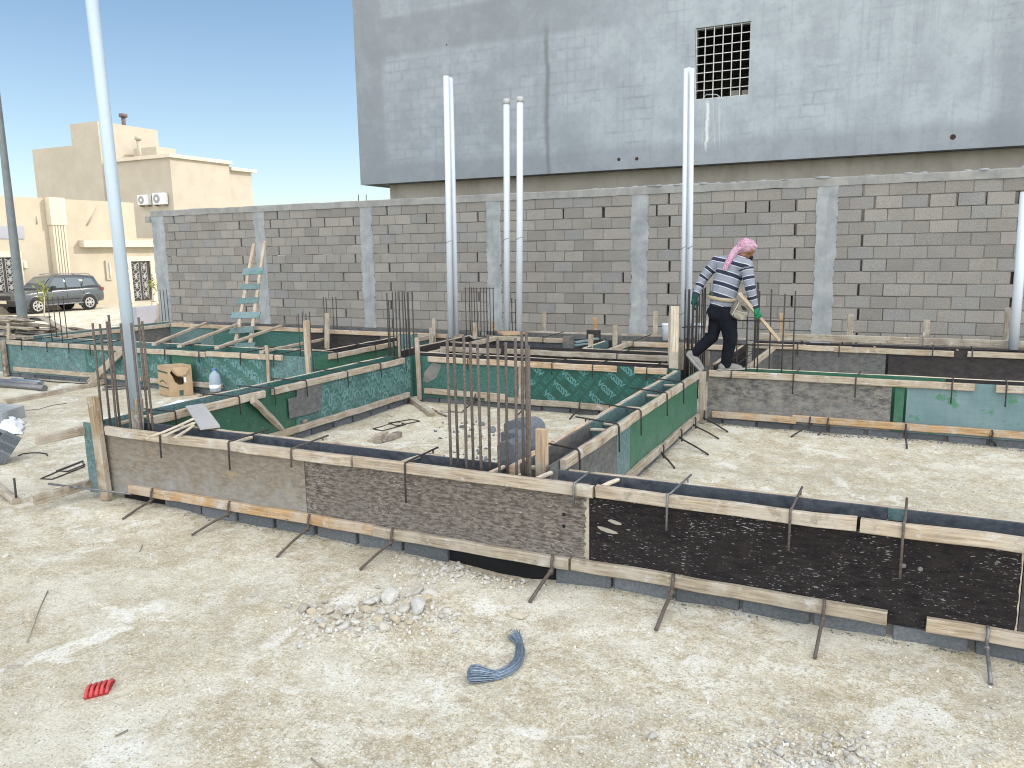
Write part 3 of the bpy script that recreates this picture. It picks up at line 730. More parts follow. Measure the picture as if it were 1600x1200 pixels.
# --- rear beam of the pit B and the worker's beam W -----------------------
B = Form('rear beam formwork of the pit with green panels printed in outlined diagonal letters', 'x', 9.70, 10.06, -6.6, -2.36)
B.panel('near', -6.30, -4.55, P_GCHALK, 'worn green panel with a grey cement patch'); bp = B.panel('near', -4.50, -2.36, P_GPRINT, 'clean green panel printed with outlined letters')
B.panel('far', -6.6, -4.4, P_DARKBR); B.panel('far', -4.4, -2.36, P_DARKBR)
B.plank('near', -6.02, -3.16, W_FRESH, dz=.0); B.plank('near', -2.93, -2.5, W_FRESH); B.plank('far', -6.5, -2.4, W_PALE, t=.03)
B.plank('near', -6.1, -4.75, W_TAN, 'bottom', dz=.045); B.plank('near', -5.1, -2.4, W_GREY, 'bottom')
B.blocks(-6.28, -2.36)
ft = []; fb = MB()
a45 = R(-41)
d1 = Vector((math.cos(a45), math.sin(a45))); d2 = Vector((-d1.y, d1.x))
for i in range(-6, 9):
    for j in range(-4, 6):
        c = Vector((-3.45, .36))+d1*(.62*i+(.31 if j % 2 else 0))+d2*(.205*j)
        if -5.0 < c.x < -2.0 and -.2 < c.y < .95: ft.append((c.x, c.y))
ft2 = []
base_ = at_y(876, 608, 9.70); base_ = Vector((base_.x, base_.z))
for i in range(-3, 4):
    for j in range(-4, 5):
        c = base_+Vector((.64*i, .03*i))+d2*(.198*j)
        if -4.8 < c.x < -2.2 and -.05 < c.y < .75: ft2.append((c.x, c.y))
print_mesh(LET, ft2, a45, -4.49, -2.37, .05, .645, lambda u, v, d: (u, 9.70-.0008-d, v), .94).build('printed_lettering', PRINT, bp)
bars_ = MB()
for i in range(-4, 5):
    for k_ in (-.115, 0, .115):
        for j in range(-14, 15):
            c = base_+Vector((.64*(i+.5), .03*(i+.5)))+d1*k_*1.05+d2*(.047*j+.01*i)
            if (j+2*i+(3 if k_ else 0)) % 7 == 0: continue
            if not (-4.44 < c.x < -2.42 and .10 < c.y < .60): continue
            h = d1*.045; e = d2*.0165
            pts = [c-h-e, c-h+e, c+h+e, c+h-e]
            bars_.prism([Vector((q.x, 9.6993, q.y)) for q in pts], (0, .0012, 0))
bars_.build('printed_hatching', PRINT_BAR, bp)
q = at_y(648, 527, 9.63)
B.post(at_y(655, 600, 9.65).x, 9.65, 0, at_y(650, 527, 9.65).z, .05, .06, W_TAN, (-.01, 0), 'corner post where the two green runs meet')
mb = MB(); mb.bar((-4.525, 9.672, .12), (-4.525, 9.672, .6), .045, .085, up=(1, 0, 0)); mb.build('cleat', W_GREY, B.root)
for i, (px, py) in enumerate(((745, 556), (864, 566), (923, 571), (1005, 577))):
    q = at_z(px, py, .66); clamp_mesh(B, q.x, .12, .17, .02, label='%s hooked steel clamp from the left over the rear beam formwork of the pit' % ORD[i], group='hooked clamps over the rear formwork')
mb = MB(); pts = [at_y(a, b, 9.698) for a, b in ((663, 582), (676, 566), (690, 570), (682, 590), (668, 598), (661, 596))]
mb.prism(pts, (0, .004, 0)); mb.build('cement_splash', C_MORT, B.root)

Wf = Form('formwork under the worker with patchy grey plywood and a pale teal sheet on the right', 'x', 9.80, 10.10, -2.02, 4.5, zt=.648)
Wf.panel('near', -2.02, .06, P_WEATH, 'patchy grey-brown plywood panel'); Wf.panel('near', .09, .19, P_GPLAIN, 'thin green make-up strip'); Wf.panel('near', .21, 2.6, P_PALE, 'pale teal plywood sheet with green patches'); Wf.panel('near', 2.6, 4.5, P_SLATE)
Wf.panel('far', -1.9, .6, P_GPLAIN); Wf.panel('far', .6, 4.5, P_DARKBR)
Wf.plank('near', -2.0, .87, W_TAN, dz=.0); Wf.plank('near', 1.06, 3.6, W_TAN); Wf.plank('far', -1.9, 4.0, W_PALE, t=.03)
Wf.plank('near', -1.95, -.95, W_FRESH, 'bottom'); Wf.plank('near', -1.0, 2.4, W_ORANGE, 'bottom', 'orange-stained waling plank', dz=.02)
Wf.blocks(-2.02, 4.5, off=.2)
Wf.post(-2.065, 9.74, -.02, .64, .075, .06, W_TAN, (0, 0), 'corner timber under the worker')
for i, (px, py) in enumerate(((1145, 578), (1242, 582), (1339, 585), (1486, 592), (1568, 595))):
    q = at_z(px, py, .655); clamp_mesh(Wf, q.x, .03, .24 if i else .1, .02, label='%s hooked steel clamp from the left over the formwork under the worker' % ORD[i], group='hooked clamps over the formwork under the worker')

# --- far right beam along the wall R2 ------------------------------------
R2 = Form('low formwork along the block wall behind the worker, slate and brown plywood', 'x', 12.75, 13.12, -1.95, 5.2, zt=.655)
R2.panel('near', -1.95, -.03, P_SLATE); R2.panel('near', 0.0, 2.4, P_DARKBR); R2.panel('near', 2.4, 5.2, P_SLATE)
R2.panel('far', -1.95, .8, P_DARKBR); R2.panel('far', .8, 5.2, P_DARKBR)
R2.plank('near', -1.9, -.5, W_TAN, dz=.0); R2.plank('near', -.75, .84, W_TAN, dz=-.01); R2.plank('near', 1.0, 4.2, W_TAN, dz=-.005)
R2.plank('far', -1.9, .4, W_GREY, dz=.125, h=.11); R2.plank('far', .45, 4.5, W_GREY, dz=.12, h=.11)
R2.blocks(-1.95, 5.2)
for a in (-1.2, -.2, .9, 1.9): R2.stick(a, W_GREY, .62)
mb = MB(); mb.tube([(-1.9, 13.0, .64), (-.2, 12.95, .66), (1.0, 12.97, .65), (3.2, 13.0, .65)], .008, 6); mesh_thing('reinforcing_bar', mb, REBAR_D, 'long loose rebar lying along the formwork by the block wall', 'rebar')
for i, (px, py) in enumerate(((1247, 538), (1312, 540), (1458, 547), (1521, 550))):
    q = at_z(px, py, .66); clamp_mesh(R2, q.x, .02, .17, .0, label='%s hooked steel clamp from the left over the formwork along the block wall' % ORD[i], group='hooked clamps over the formwork along the wall')
# short run joining W to R2 behind the worker
MY = Form('short cross formwork behind the worker reaching back to the block wall', 'y', -1.62, -2.02, 10.15, 12.7)
MY.panel('near', 10.15, 12.7, P_SLATE); MY.panel('far', 10.15, 12.7, P_DARKBR)
MY.plank('near', 10.2, 11.6, W_TAN, dz=.01); MY.plank('near', 11.65, 12.6, W_TAN); MY.plank('far', 10.3, 12.6, W_TAN)
cage('rebar cage in the short cross formwork behind the worker', MY, 10.2, 12.6, (.2, .6))

# --- beams between the pit and the wall -----------------------------------
BB = Form('dark plywood formwork just behind the rear beam of the pit', 'x', 10.86, 11.25, -6.55, -2.6, zt=.655)
BB.panel('near', -6.55, -4.4, P_DARKBR); BB.panel('near', -4.4, -2.6, P_DARKBR); BB.panel('far', -6.5, -2.6, P_DARKBR)
BB.plank('near', -6.5, -5.42, W_GREY, dz=-.01); BB.plank('near', -5.35, -2.7, W_GREY); BB.plank('far', -4.2, -2.7, W_TAN); BB.plank('far', -6.3, -4.6, W_GREY, dz=-.02)
q = at_z(955, 556, .66); clamp_mesh(BB, q.x, .1, .12, .0, label='hooked steel clamp over the dark formwork behind the rear beam of the pit')
BW = Form('formwork against the block wall behind the white pipes', 'x', 12.45, 13.2, -7.0, -2.05, zt=.655)
BW.panel('near', -6.9, -5.0, P_INNER); BW.panel('near', -4.0, -2.05, P_SLATE); BW.panel('near', -5.0, -4.05, P_DARKBR); BW.panel('far', -6.9, -2.1, P_SLATE)
BW.plank('near', -6.45, -5.02, W_GREY); BW.plank('near', -3.98, -2.1, W_FRESH, dz=-.01); BW.plank('far', -6.8, -4.3, W_GREY, dz=.02); BW.plank('far', -4.25, -2.1, W_GREY, dz=.02)
for i, px in enumerate((835, 994)):
    q = at_z(px, 531, .66); clamp_mesh(BW, q.x, .05, .12, 0, label='%s hooked steel clamp over the formwork behind the white pipes' % ('left' if i == 0 else 'right'))
CY = Form('short cross formwork between two beams in front of the block wall', 'y', -3.86, -4.22, 11.3, 12.4)
CY.panel('near', 11.3, 12.4, P_GPLAIN); CY.panel('far', 11.3, 12.4, P_TEAL); CY.plank('near', 11.35, 12.4, W_TAN); CY.plank('far', 11.3, 12.3, W_PALE, t=.03)
L2 = Form('cross formwork running on from the pit corner to the block wall', 'y', -6.32, -6.78, 10.1, 12.42)
L2.panel('near', 10.1, 12.42, P_DARKBR); L2.panel('far', 10.1, 12.42, P_DARKBR)
L2.plank('near', 10.15, 10.85, W_TAN); L2.plank('near', 11.3, 12.4, W_TAN); L2.plank('far', 10.2, 12.4, W_TAN, dz=.005); L2.stick(11.6, W_TAN, .62); L2.stick(12.1, W_GREY, .64, .2)

# --- left pit -------------------------------------------------------------
LF = Form('front formwork of the far left pit with faded blue-green panels', 'x', 9.03, 9.62, -15.1, -7.62)
for a0, a1, m, lb in ((-15.1, -12.6, P_TEAL, None), (-12.6, -10.55, P_GCHALK, None), (-10.5, -10.0, P_GPLAIN, None), (-10.0, -8.5, P_GCHALK, None), (-8.45, -7.62, P_TEAL, 'pale chalky panel end')): LF.panel('near', a0, a1, m, lb)
lpn = MB()
for a0, a1 in ((-15.0, -12.65), (-12.55, -10.6), (-9.95, -8.55), (-8.42, -7.65)):
    sp = [(a0+i*.5+j*.25, .12+j*.14) for i in range(-1, int((a1-a0)/.5)+2) for j in range(0, 5)]
    m_ = print_mesh(LET_S, sp, R(-40), a0, a1, .06, .56, lambda u, v, d: (u, 9.03-.001-d, v)); b_ = len(lpn.v); lpn.v += m_.v
    for f_ in m_.f: lpn.face([i+b_ for i in f_])
lpn.build('printed_lettering', PRINT_CHALK, LF.root)
LF.panel('far', -14.6, -11.2, P_TEAL); LF.panel('far', -11.2, -7.7, P_GCHALK)
LF.plank('near', -14.7, -11.4, W_TAN); LF.plank('near', -11.35, -9.7, W_TAN, dz=-.01); LF.plank('near', -9.68, -8.15, W_TAN, dz=.005)
LF.plank('far', -14.6, -10.2, W_PALE, t=.03); LF.plank('far', -10.2, -7.7, W_PALE, t=.03)
LF.plank('near', -14.6, -11.2, W_TAN, 'bottom', dz=.03); LF.plank('near', -11.0, -9.4, W_TAN, 'bottom', dz=.02); LF.plank('near', -8.9, -7.7, W_TAN, 'bottom', dz=.01)
LF.blocks(-14.9, -7.65)
LF.post(at_y(6, 560, 8.96).x, 8.97, 0, .66, .1, .06, W_DARK)
LF.post(at_y(418, 560, 8.98).x, 8.975, .05, at_y(416, 539, 8.98).z, .05, .03, W_TAN); LF.post(at_y(224, 560, 9.0).x, 8.99, 0, .6, .06, .04, W_GREY)
for i, (px, py) in enumerate(((12, 535), (46, 538), (89, 539), (122, 541), (252, 546), (306, 549), (375, 552), (421, 556))):
    q = at_z(px, py, .66); clamp_mesh(LF, q.x, .05, .18, .0, r=.0085, label='%s hooked steel clamp from the left over the front of the far left pit formwork' % ORD[i], group='hooked clamps over the far left pit')
LL = Form('left side formwork of the far left pit beside the timber pile', 'y', -14.55, -15.0, 9.7, 12.9)
LL.panel('near', 9.7, 11.2, P_TEAL); LL.panel('near', 11.2, 12.9, P_SLATE); LL.panel('far', 9.7, 12.9, P_TEAL)
LL.plank('near', 9.6, 12.9, W_TAN); LL.plank('far', 9.5, 13.0, W_GREY)
LB = Form('back formwork of the far left pit along the block wall, green then dark plywood', 'x', 12.50, 13.1, -14.5, -7.0)
LB.panel('near', -14.5, -13.2, P_TEAL); LB.panel('near', -13.2, -10.6, P_GCHALK); LB.panel('near', -10.6, -8.85, P_DARKBR); LB.panel('near', -8.85, -7.0, P_SLATE); LB.panel('far', -14.4, -7.0, P_SLATE)
LB.plank('near', -14.4, -10.2, W_FRESH, dz=.01); LB.plank('near', -10.15, -7.0, W_FRESH, dz=-.005); LB.plank('near', -13.0, -8.2, W_GREY, .2)
LR = Form('right side formwork of the far left pit with a plain green panel', 'y', -7.58, -7.95, 9.05, 12.4)
LR.panel('near', 9.05, 11.6, P_GPLAIN, 'plain bright green plywood panel'); LR.panel('near', 11.6, 12.4, P_TEAL); LR.panel('far', 9.65, 12.4, P_DARKBR)
LR.plank('near', 9.35, 11.0, W_TAN); LR.plank('near', 11.1, 12.35, W_TAN); LR.plank('far', 9.7, 12.3, W_PALE, t=.03)
LR.post(9.02, -7.67, 0, at_y(463, 500, 9.02).z, .085, .06, W_FRESH, (0, 0), 'tall pale corner post')
LR.post(at_y(580, 555, 10.9).y, -7.2, .0, .85, .05, .07, W_TAN)
mb = MB(); mb.box(-7.19, -6.83, 10.66, 10.68, .2, .84); o = mb.build('plywood_panel', P_TEAL, LR.root); o['label'] = 'short upright blue-green plywood offcut'
for i, (px, py) in enumerate(((519, 551), (569, 539))):
    q = at_z(px, py, .66); clamp_mesh(LR, q.y, -.05, .16, .0, label='%s hooked steel clamp over the green right side of the far left pit' % ('near' if i == 0 else 'far'))
# timber struts across the left pit
for (a, b, lb) in (((240, 540), (322, 508), 'leftmost'), ((280, 543), (372, 514), 'second from left'), ((338, 546), (440, 513), 'third from left'), ((408, 552), (505, 530), 'rightmost')):
    p0 = at_z(*a, .665); p1 = at_y(b[0], b[1], 12.45); mb = MB(); p1.z = max(p1.z, .42)
    if lb != 'rightmost': p1.z = .70
    mb.bar(p0+Vector((0, 0, .02)), p1, .07, .045, seg=4)
    mesh_thing('timber_strut', mb, W_TAN, 'bare timber strut laid across the far left pit, the %s of four' % lb, 'timber strut', 'struts across the far left pit')

# ------------------------------------------------------------------ clamp rods at the foot of the boards
def foot_rod(p, e, label, group, mat=REBAR_D, r=.010, hook=.10):
    t = thing('tie_rod', label, 'steel rod', p, group)
    p = Vector(p); e = Vector(e); d = (e-p).normalized()
    mb = MB(); mb.tube([p-d*.06+Vector((0, 0, .01)), p, (p+e)/2+Vector((0, 0, .006)), e], r, 8); mb.build('rod', mat, t)
    mb = MB(); mb.tube([p+d*.01+Vector((0, 0, -.025)), p+d*.004+Vector((0, 0, .03)), p+Vector((.004, .0, hook*.8)), p-d*.012+Vector((0, .012, hook))], r*.95, 8); mb.build('hook', mat, t)
    mb = MB(); mb.ball(p+d*.018, r*1.7, (1, 1, .8), 8, 5); mb.build('weld_lump', mat, t)
FR = [((237, 784), (192, 813)), ((357, 800), (300, 838)), ((482, 826), (433, 872)), ((612, 852), (563, 892)), ((862, 892), (828, 943)), ((1050, 930), (1025, 987)), ((1286, 962), (1273, 1031)), ((1542, 1000), (1548, 1072))]
for i, (a, b) in enumerate(FR):
    p = at_y(a[0], a[1], 4.585); p.z = .045; p = Vector((at_y(a[0], a[1], 4.59).x, 4.59, .045)); e = G(*b); e.z += .012
    foot_rod(p, e, '%s steel tie rod from the left sticking out from the foot of the front formwork' % ORD[i], 'tie rods at the foot of the front formwork', STEEL if i == 7 else REBAR, .0125 if i in (4, 5) else .010)
for i, (a, b) in enumerate((((1265, 655), (1236, 684)), ((1293, 660), (1278, 681)), ((1415, 668), (1417, 702)), ((1550, 682), (1556, 698)))):
    e = G(*b); e.z += .012; foot_rod(Vector((at_y(a[0], a[1], 9.73).x, 9.73, .05)), e, '%s steel tie rod from the left at the foot of the formwork under the worker' % ORD[i], 'tie rods at the foot of the formwork under the worker')
for i, (a, b) in enumerate((((1018, 721), (1054, 733)), ((1051, 696), (1107, 712)), ((1074, 675), (1123, 687)), ((1101, 663), (1137, 676)))):
    e = G(*b); e.z += .012; p = G(*a); p.x = -2.03; p.z = .05; foot_rod(p, e, '%s steel tie rod from the near end at the right foot of the middle formwork' % ORD[i], 'tie rods at the foot of the middle formwork')
for i, (a, b) in enumerate((((742, 630), (722, 645)), ((826, 640), (806, 652)), ((905, 643), (890, 656)))):
    e = G(*b); e.z += .012; foot_rod(Vector((at_y(a[0], a[1], 9.63).x, 9.63, .05)), e, '%s steel tie rod from the left at the foot of the green rear formwork' % ORD[i], 'tie rods at the foot of the rear formwork')

# ------------------------------------------------------------------ starter bars elsewhere
def cl(label, y, tops, z0, dep=.12, r=.0098, ties=(), mat=REBAR_D):
    pts = []; zs = []
    for i, (px, py) in enumerate(tops):
        yy = y+(dep if i % 2 else 0); q = at_y(px, py, yy); pts.append((q.x, yy)); zs.append(q.z)
    return rebars(label, pts, z0, zs, r, ties, mat=mat, lean=.012)
cl('cluster of ten starter bars at the far left corner of the pit', 10.0, [(604, 458), (612, 456), (617, 456), (623, 456), (628, 456), (633, 456), (636, 457), (638, 456), (644, 455), (607, 470)], .2, .2)
cl('comb of ten starter bars tied near the top, left of two single pipes', 13.0, [(727, 449), (733, 448), (736, 449), (741, 449), (745, 449), (750, 449), (755, 449), (760, 449), (765, 449), (770, 449)], .3, .15, .0085, [1.45])
cl('dense cluster of twelve starter bars beside the trailing foot of the worker', 9.95, [(1072, 452), (1075, 452), (1079, 452), (1082, 452), (1085, 451), (1088, 452), (1091, 451), (1094, 452), (1097, 452), (1101, 450), (1104, 449), (1078, 455)], .2, .22, .0085, [1.15])
cl('loose group of seven tall starter bars right of the worker', 10.0, [(1171, 438), (1183, 441), (1188, 455), (1207, 452), (1226, 459), (1244, 455), (1153, 520)], .2, .12, .0085, [.95, 1.25])
cl('pair of starter bars against the wall right of the worker', 12.9, [(1182, 441), (1186, 442)], .3, .1, .0085)
cl('four thin starter bars by the tall pale post of the far left pit', 9.4, [(466, 490), (472, 487), (477, 490), (483, 487)], .2, .3, .0075)
cl('four starter bars against the wall behind the far left pit', 12.8, [(505, 464), (509, 464), (519, 464), (524, 464)], .3, .15, .0085)
cl('four starter bars at the left end of the far left pit by the timber pile', 9.6, [(74, 464), (82, 464), (90, 463), (98, 463)], .3, .15, .0085)
cl('three starter bars at the left end of the block wall', 14.6, [(250, 452), (255, 452), (260, 452)], 0, .1, .0085)
cl('two starter bars between the two single white pipes', 13.1, [(800, 466), (805, 467)], .3, .1, .0085)

# ------------------------------------------------------------------ pipes
def pipe(label, p0, p1, r, mat=PVC, capped=False, bands=(), name='plastic_pipe', group='upright white pipes'):
    t = thing(name, label, 'pipe', p0, group); p0, p1 = Vector(p0), Vector(p1)
    mb = MB(); mb.tube([p0, p0.lerp(p1, .5)+Vector((.004, 0, 0)), p1], r, 20); mb.build('tube', mat, t)
    d = (p1-p0)
    if capped: mb = MB(); mb.tube([p1-d.normalized()*.09, p1+d.normalized()*.005], r*1.06, 20); mb.build('socket_end', PVC_CAP, t)
    for b in bands:
        mb = MB(); q = p0+d*b; ring = [q+Vector((math.cos(a)*r*1.05, math.sin(a)*r*1.05, .02*math.sin(a*1.3))) for a in [i*2*math.pi/12 for i in range(13)]]
        mb.tube(ring, .004, 5); mb.build('tie_wire', REBAR_D, t)
    return t
def up_pipe(label, b, tp, y, r, y2=None, **k):
    p0 = at_y(b[0], b[1], y); p1 = at_y(tp[0], tp[1], y2 or y); return pipe(label, p0, p1, r, **k)
b0 = at_z(213, 658, .40); 
pl = pipe('tall leaning pale blue pipe standing in the ring of bars at the front left corner', at_y(214, 640, 4.80), at_y(139, -40, 4.85), .052, PVC2)
mb = MB(); mb.bar(at_y(215, 698, 4.80), at_y(212, 621, 4.795), .085, .10, up=(1, 0, 0)); tag(mb.build('timber_stub', W_GREY), 'grey timber stub wedged under the leaning pale blue pipe', 'timber')
up_pipe('taller left pipe of the touching pair nearest the far left pit', (704, 528), (697, 119), 12.15, .050, bands=(.38,))
up_pipe('shorter right pipe of the touching pair nearest the far left pit', (713, 524), (703.5, 122), 12.28, .047)
up_pipe('left pipe of the two separate capped pipes by the wall', (792, 524), (791.5, 155), 13.05, .058, capped=True, bands=(.42,))
up_pipe('right pipe of the two separate capped pipes by the wall', (811, 524), (812.5, 152), 13.05, .058, capped=True, bands=(.42,))
up_pipe('left pipe of the bundle of three strapped pipes behind the worker', (1066, 530), (1072, 107), 13.0, .037, bands=(.35, .1))
up_pipe('middle pipe of the bundle of three strapped pipes behind the worker', (1071, 527), (1076.5, 106), 13.12, .037)
up_pipe('right pipe of the bundle of three strapped pipes behind the worker', (1077, 529), (1081.5, 107), 13.0, .037, bands=(.35,))
up_pipe('lone white pipe at the right edge of the photo by the wall', (1583, 546), (1602, 300), 13.0, .062)
def stub(label, px, y, y0, y1, r):
    p0, p1 = at_y(px, y1, y), at_y(px, y0, y); t = thing('plastic_bucket', label, 'container', p0)
    mb = MB(); mb.tube([p0, p0.lerp(p1, .9), p1], [r*.95, r, r*1.03], 18); mb.build('body', PVC, t); mb = MB(); mb.tube([p0.lerp(p1, .86), p0.lerp(p1, .93)], r*1.1, 18); mb.build('rim', PVC, t)
stub('white plastic container standing on the formwork by the tall notched board', 1041, 13.0, 505, 531, .07)
stub('white plastic container half hidden behind the dense bar cluster', 1091, 12.9, 505, 531, .06)

# ------------------------------------------------------------------ stakes along the back
def stake(label, a, b, y, wpx, mat=W_TAN):
    p0, p1 = at_y(a[0], a[1], y), at_y(b[0], b[1], y); mb = MB(); ww = wpx/100
    mb.bar(p0, p1, .03, ww, up=(1, 0, 0), seg=3); mesh_thing('timber_stake', mb, mat, label, 'timber stake', 'upright timber stakes')
for (lb, a, b, y, wp, m) in (
    ('short upright stake against the wall right of the pit corner bars', (678, 535), (678, 497), 12.4, .075*100/1, W_TAN), ('upright stake in front of the touching pair of pipes', (674, 552), (674, 512), 11.2, 7, W_TAN),
    ('pale stake in front of the comb of bars', (742, 530), (742, 504), 12.0, 8, W_TAN), ('reddish stake right of the comb of bars', (770, 520), (770, 502), 13.5, 6, W_ORANGE), ('stake against the wall right of the two separate pipes', (850, 522), (850, 486), 13.9, 7, W_GREY), ('reddish stake against the wall behind the dark board box', (930, 516), (929, 495), 14.0, 8, W_ORANGE),
    ('pale stake right of the dark board box', (961, 546), (961, 508), 12.0, 8, W_TAN), ('small square stake in front of the dark board box', (923, 546), (923, 522), 11.6, 8, W_TAN), ('thin stake against the wall left of the tall notched board', (1024, 528), (1024, 486), 13.9, 8, W_TAN),
    ('reddish thin stake against the wall right of the worker', (1222, 530), (1222, 489), 14.0, 7, W_ORANGE), ('left pale stake on the formwork along the wall right of the worker', (1327, 540), (1329, 490), 13.25, 9, W_GREY), ('right pale stake on the formwork along the wall right of the worker', (1446, 542), (1448, 499), 13.25, 9, W_GREY), ('thin brown stake beside the lone white pipe', (1570, 541), (1575, 480), 13.25, 7, W_GREY),
    ('brown stake by the wall behind the far left pit', (511, 545), (511, 489), 12.3, 11, W_GREY), ('short stake on the timber pile side of the far left pit', (13, 530), (13, 505), 9.9, 8, W_TAN), ('thin brown stake at the left end of the block wall', (247, 505), (247, 474), 14.3, 7, W_TAN), ('stake behind the cluster of bars at the pit corner', (624, 560), (624, 524), 10.3, 6, W_TAN)):
    stake(lb, a, b, y, wp, m)
nb = thing('notched_board', 'tall pale notched board standing at the corner left of the bar cluster by the worker', 'timber board', at_y(1054, 572, 9.72))
mb = MB(); mb.bar(at_y(1053, 576, 9.72), at_y(1054.5, 478, 9.72), .035, .10, up=(1, 0, 0), seg=3); mb.build('board', W_PALE, nb)
mb = MB(); mb.bar(at_y(1051.5, 576, 9.69), at_y(1051.5, 549, 9.69), .02, .105, up=(1, 0, 0), seg=2); mb.build('grey_cleat', W_GREY, nb)
mb = MB(); mb.bar(at_y(1047.5, 570, 9.78), at_y(1048.5, 489, 9.78), .03, .06, up=(1, 0, 0), seg=3); mb.build('side_board', W_TAN, nb)
mb = MB(); mb.bar(at_y(1063, 578, 9.95), at_y(1064, 535, 9.95), .05, .09, up=(1, 0, 0), seg=2); mesh_thing('timber_stake', mb, W_GREY, 'grey stub right of the tall notched board', 'timber stake', 'upright timber stakes')
# dark board box and odd offcuts
bx = thing('offcut_box', 'dark brown plywood offcut standing on the formwork by the wall', 'plywood offcut', at_y(928, 532, 12.6))
mb = MB(); p = at_y(918, 532, 12.6); q = at_y(938, 516, 12.6); mb.box(p.x, q.x, 12.55, 12.62, p.z-.1, q.z); mb.build('board', P_DARKBR, bx)
mb = MB(); p = at_y(880, 545, 11.7); q = at_y(896, 526, 11.7); mb.box(p.x, q.x, 11.68, 11.74, p.z-.1, q.z); mesh_thing('plywood_offcut', mb, P_SLATE, 'dark grey plywood offcut standing upright left of the small square stake', 'plywood offcut')
mb = MB(); mb.bar(at_y(896, 540, 11.9), at_y(922, 536, 12.2), .1, .03); mb.bar(at_y(898, 535, 12.0), at_y(935, 529, 12.3), .09, .03); mesh_thing('plywood_offcuts', mb, P_PALE, 'pale teal offcut strips lying by the small square stake', 'plywood offcut')
mb = MB(); pts = [at_z(a, b, .67) for a, b in ((777, 521), (790, 519.5), (808, 520), (820, 522), (806, 524), (786, 524))]; mb.prism(pts, (0, 0, .03)); mesh_thing('crumpled_sack', mb, CARD, 'crumpled cement sack scraps at the feet of the two separate pipes', 'sack')

# ------------------------------------------------------------------ block boundary wall
YW = 15.10; CZ = .212; WALL_TOP = 3.18
bwall = thing('block_wall', 'long grey concrete block boundary wall with pale concrete piers', 'wall', (-6, YW, 0))
PX = [-17.62, -14.12, -10.93, -7.67, -4.50, -1.12, 2.2, 5.5, 8.8]
PWD = .36
blk = MB(); mor = MB()
ncr = 16; z0 = WALL_TOP-ncr*CZ
for ci in range(ncr):
    zb = z0+ci*CZ; mor.box(-17.5, 9, YW+.016, YW+.19, zb-.010, zb)
    for bi in range(len(PX)-1):
        xl, xr = PX[bi]+PWD/2, PX[bi+1]-PWD/2
        odd = ci % 2
        tl = .02+(.13 if odd else 0)+random.uniform(-.03, .03); tr = .02+(0 if odd else .13)+random.uniform(-.03, .03)
        if ci == ncr-1: tl = tr = .02
        a = xl-.06 + (.0 if odd else .2)
        cuts = [xl-.08+tl*.3]
        x = xl+.18+(.2 if odd else 0)+random.uniform(-.02, .02)
        while x < xr-.16: cuts.append(x); x += .413+random.uniform(-.006, .006)
        cuts.append(xr+.08-tr*.3)
        for k in range(len(cuts)-1):
            c0, c1 = cuts[k], cuts[k+1]
            if c1-c0 < .08: continue
            gap = .0045
            gl = gr = gap
            if (k == 1 and odd) or (k == len(cuts)-2 and not odd and random.random() < .8): 
                if k == 1: gl = .034+random.uniform(0, .018)
                else: gl = .034+random.uniform(0, .018)
            if ci in (ncr-2,) and random.random() < .35: gr = .03
            jy = random.uniform(-.005, .005); jz = random.uniform(-.003, .003)
            blk.rbox(c0+gl, c1-gr, YW+jy, YW+.2, zb+.0012+jz, zb+CZ-.0115+jz, .007, 0, .0025)
            if gr <= gap and k < len(cuts)-2 and gl <= gap+.02: mor.box(c1-gap-.001, c1+gap+.001, YW+.014, YW+.19, zb, zb+CZ-.01)
blk.build('blockwork', B_WALL, bwall); mor.build('mortar_joints', C_MORT, bwall)
for i, x in enumerate(PX):
    mb = MB(); nz = 84; zz = [-.3+(WALL_TOP+.02+.3)*k/nz for k in range(nz+1)]; wd = PWD/2+(.06 if i == 0 else 0)
    lft = [x-wd+.03*noise.noise((i*9.1, k*.17, 0))+random.choice((-1, -.3, 0, .4, 1))*random.uniform(0, .022) for k in range(nz+1)]; rgt = [x+wd+.03*noise.noise((i*3.3, k*.17, 8))+random.choice((-1, -.3, 0, .4, 1))*random.uniform(0, .022) for k in range(nz+1)]
    dy = [YW-.014+.006*noise.noise((i*2.2, k*.3, 1)) for k in range(nz+1)]
    b = 0
    for k in range(nz+1): mb.v += [Vector((lft[k], YW+.05, zz[k])), Vector((lft[k]+.012, dy[k], zz[k])), Vector((rgt[k]-.012, dy[k], zz[k])), Vector((rgt[k], YW+.05, zz[k]))]
    for k in range(nz):
        for j in range(3): mb.face([k*4+j, k*4+j+1, k*4+j+5, k*4+j+4])
    mb.face([nz*4, nz*4+1, nz*4+2, nz*4+3])
    mb.box(x-PWD/2+.03, x+PWD/2-.03, YW+.045, YW+.205, -.3, WALL_TOP+.01)
    mb.build('concrete_pier', C_PIER, bwall)
capm = MB(); xs = [-17.86+.22*i for i in range(int(27/.22))]
for k, x in enumerate(xs):
    t = WALL_TOP+.135+.018*noise.noise((x*.9, 2, 0))+.012*noise.noise((x*3.1, 5, 0)); yb = YW-.022+.01*noise.noise((x*1.7, 0, 9)); zb_ = WALL_TOP-.012+.014*noise.noise((x*2.2, 7, 3))
    capm.v += [Vector((x, yb, zb_)), Vector((x, yb, t-.015)), Vector((x, yb+.02, t)), Vector((x, YW+.22, t+.004)), Vector((x, YW+.22, zb_))]
for k in range(len(xs)-1):
    for j in range(5): capm.face([k*5+j, k*5+(j+1) % 5, k*5+5+(j+1) % 5, k*5+5+j][::-1], None, 0, False)
capm.face([0, 1, 2, 3, 4]); e = (len(xs)-1)*5; capm.face([e+4, e+3, e+2, e+1, e])
capm.build('tie_beam', C_CAP, bwall)
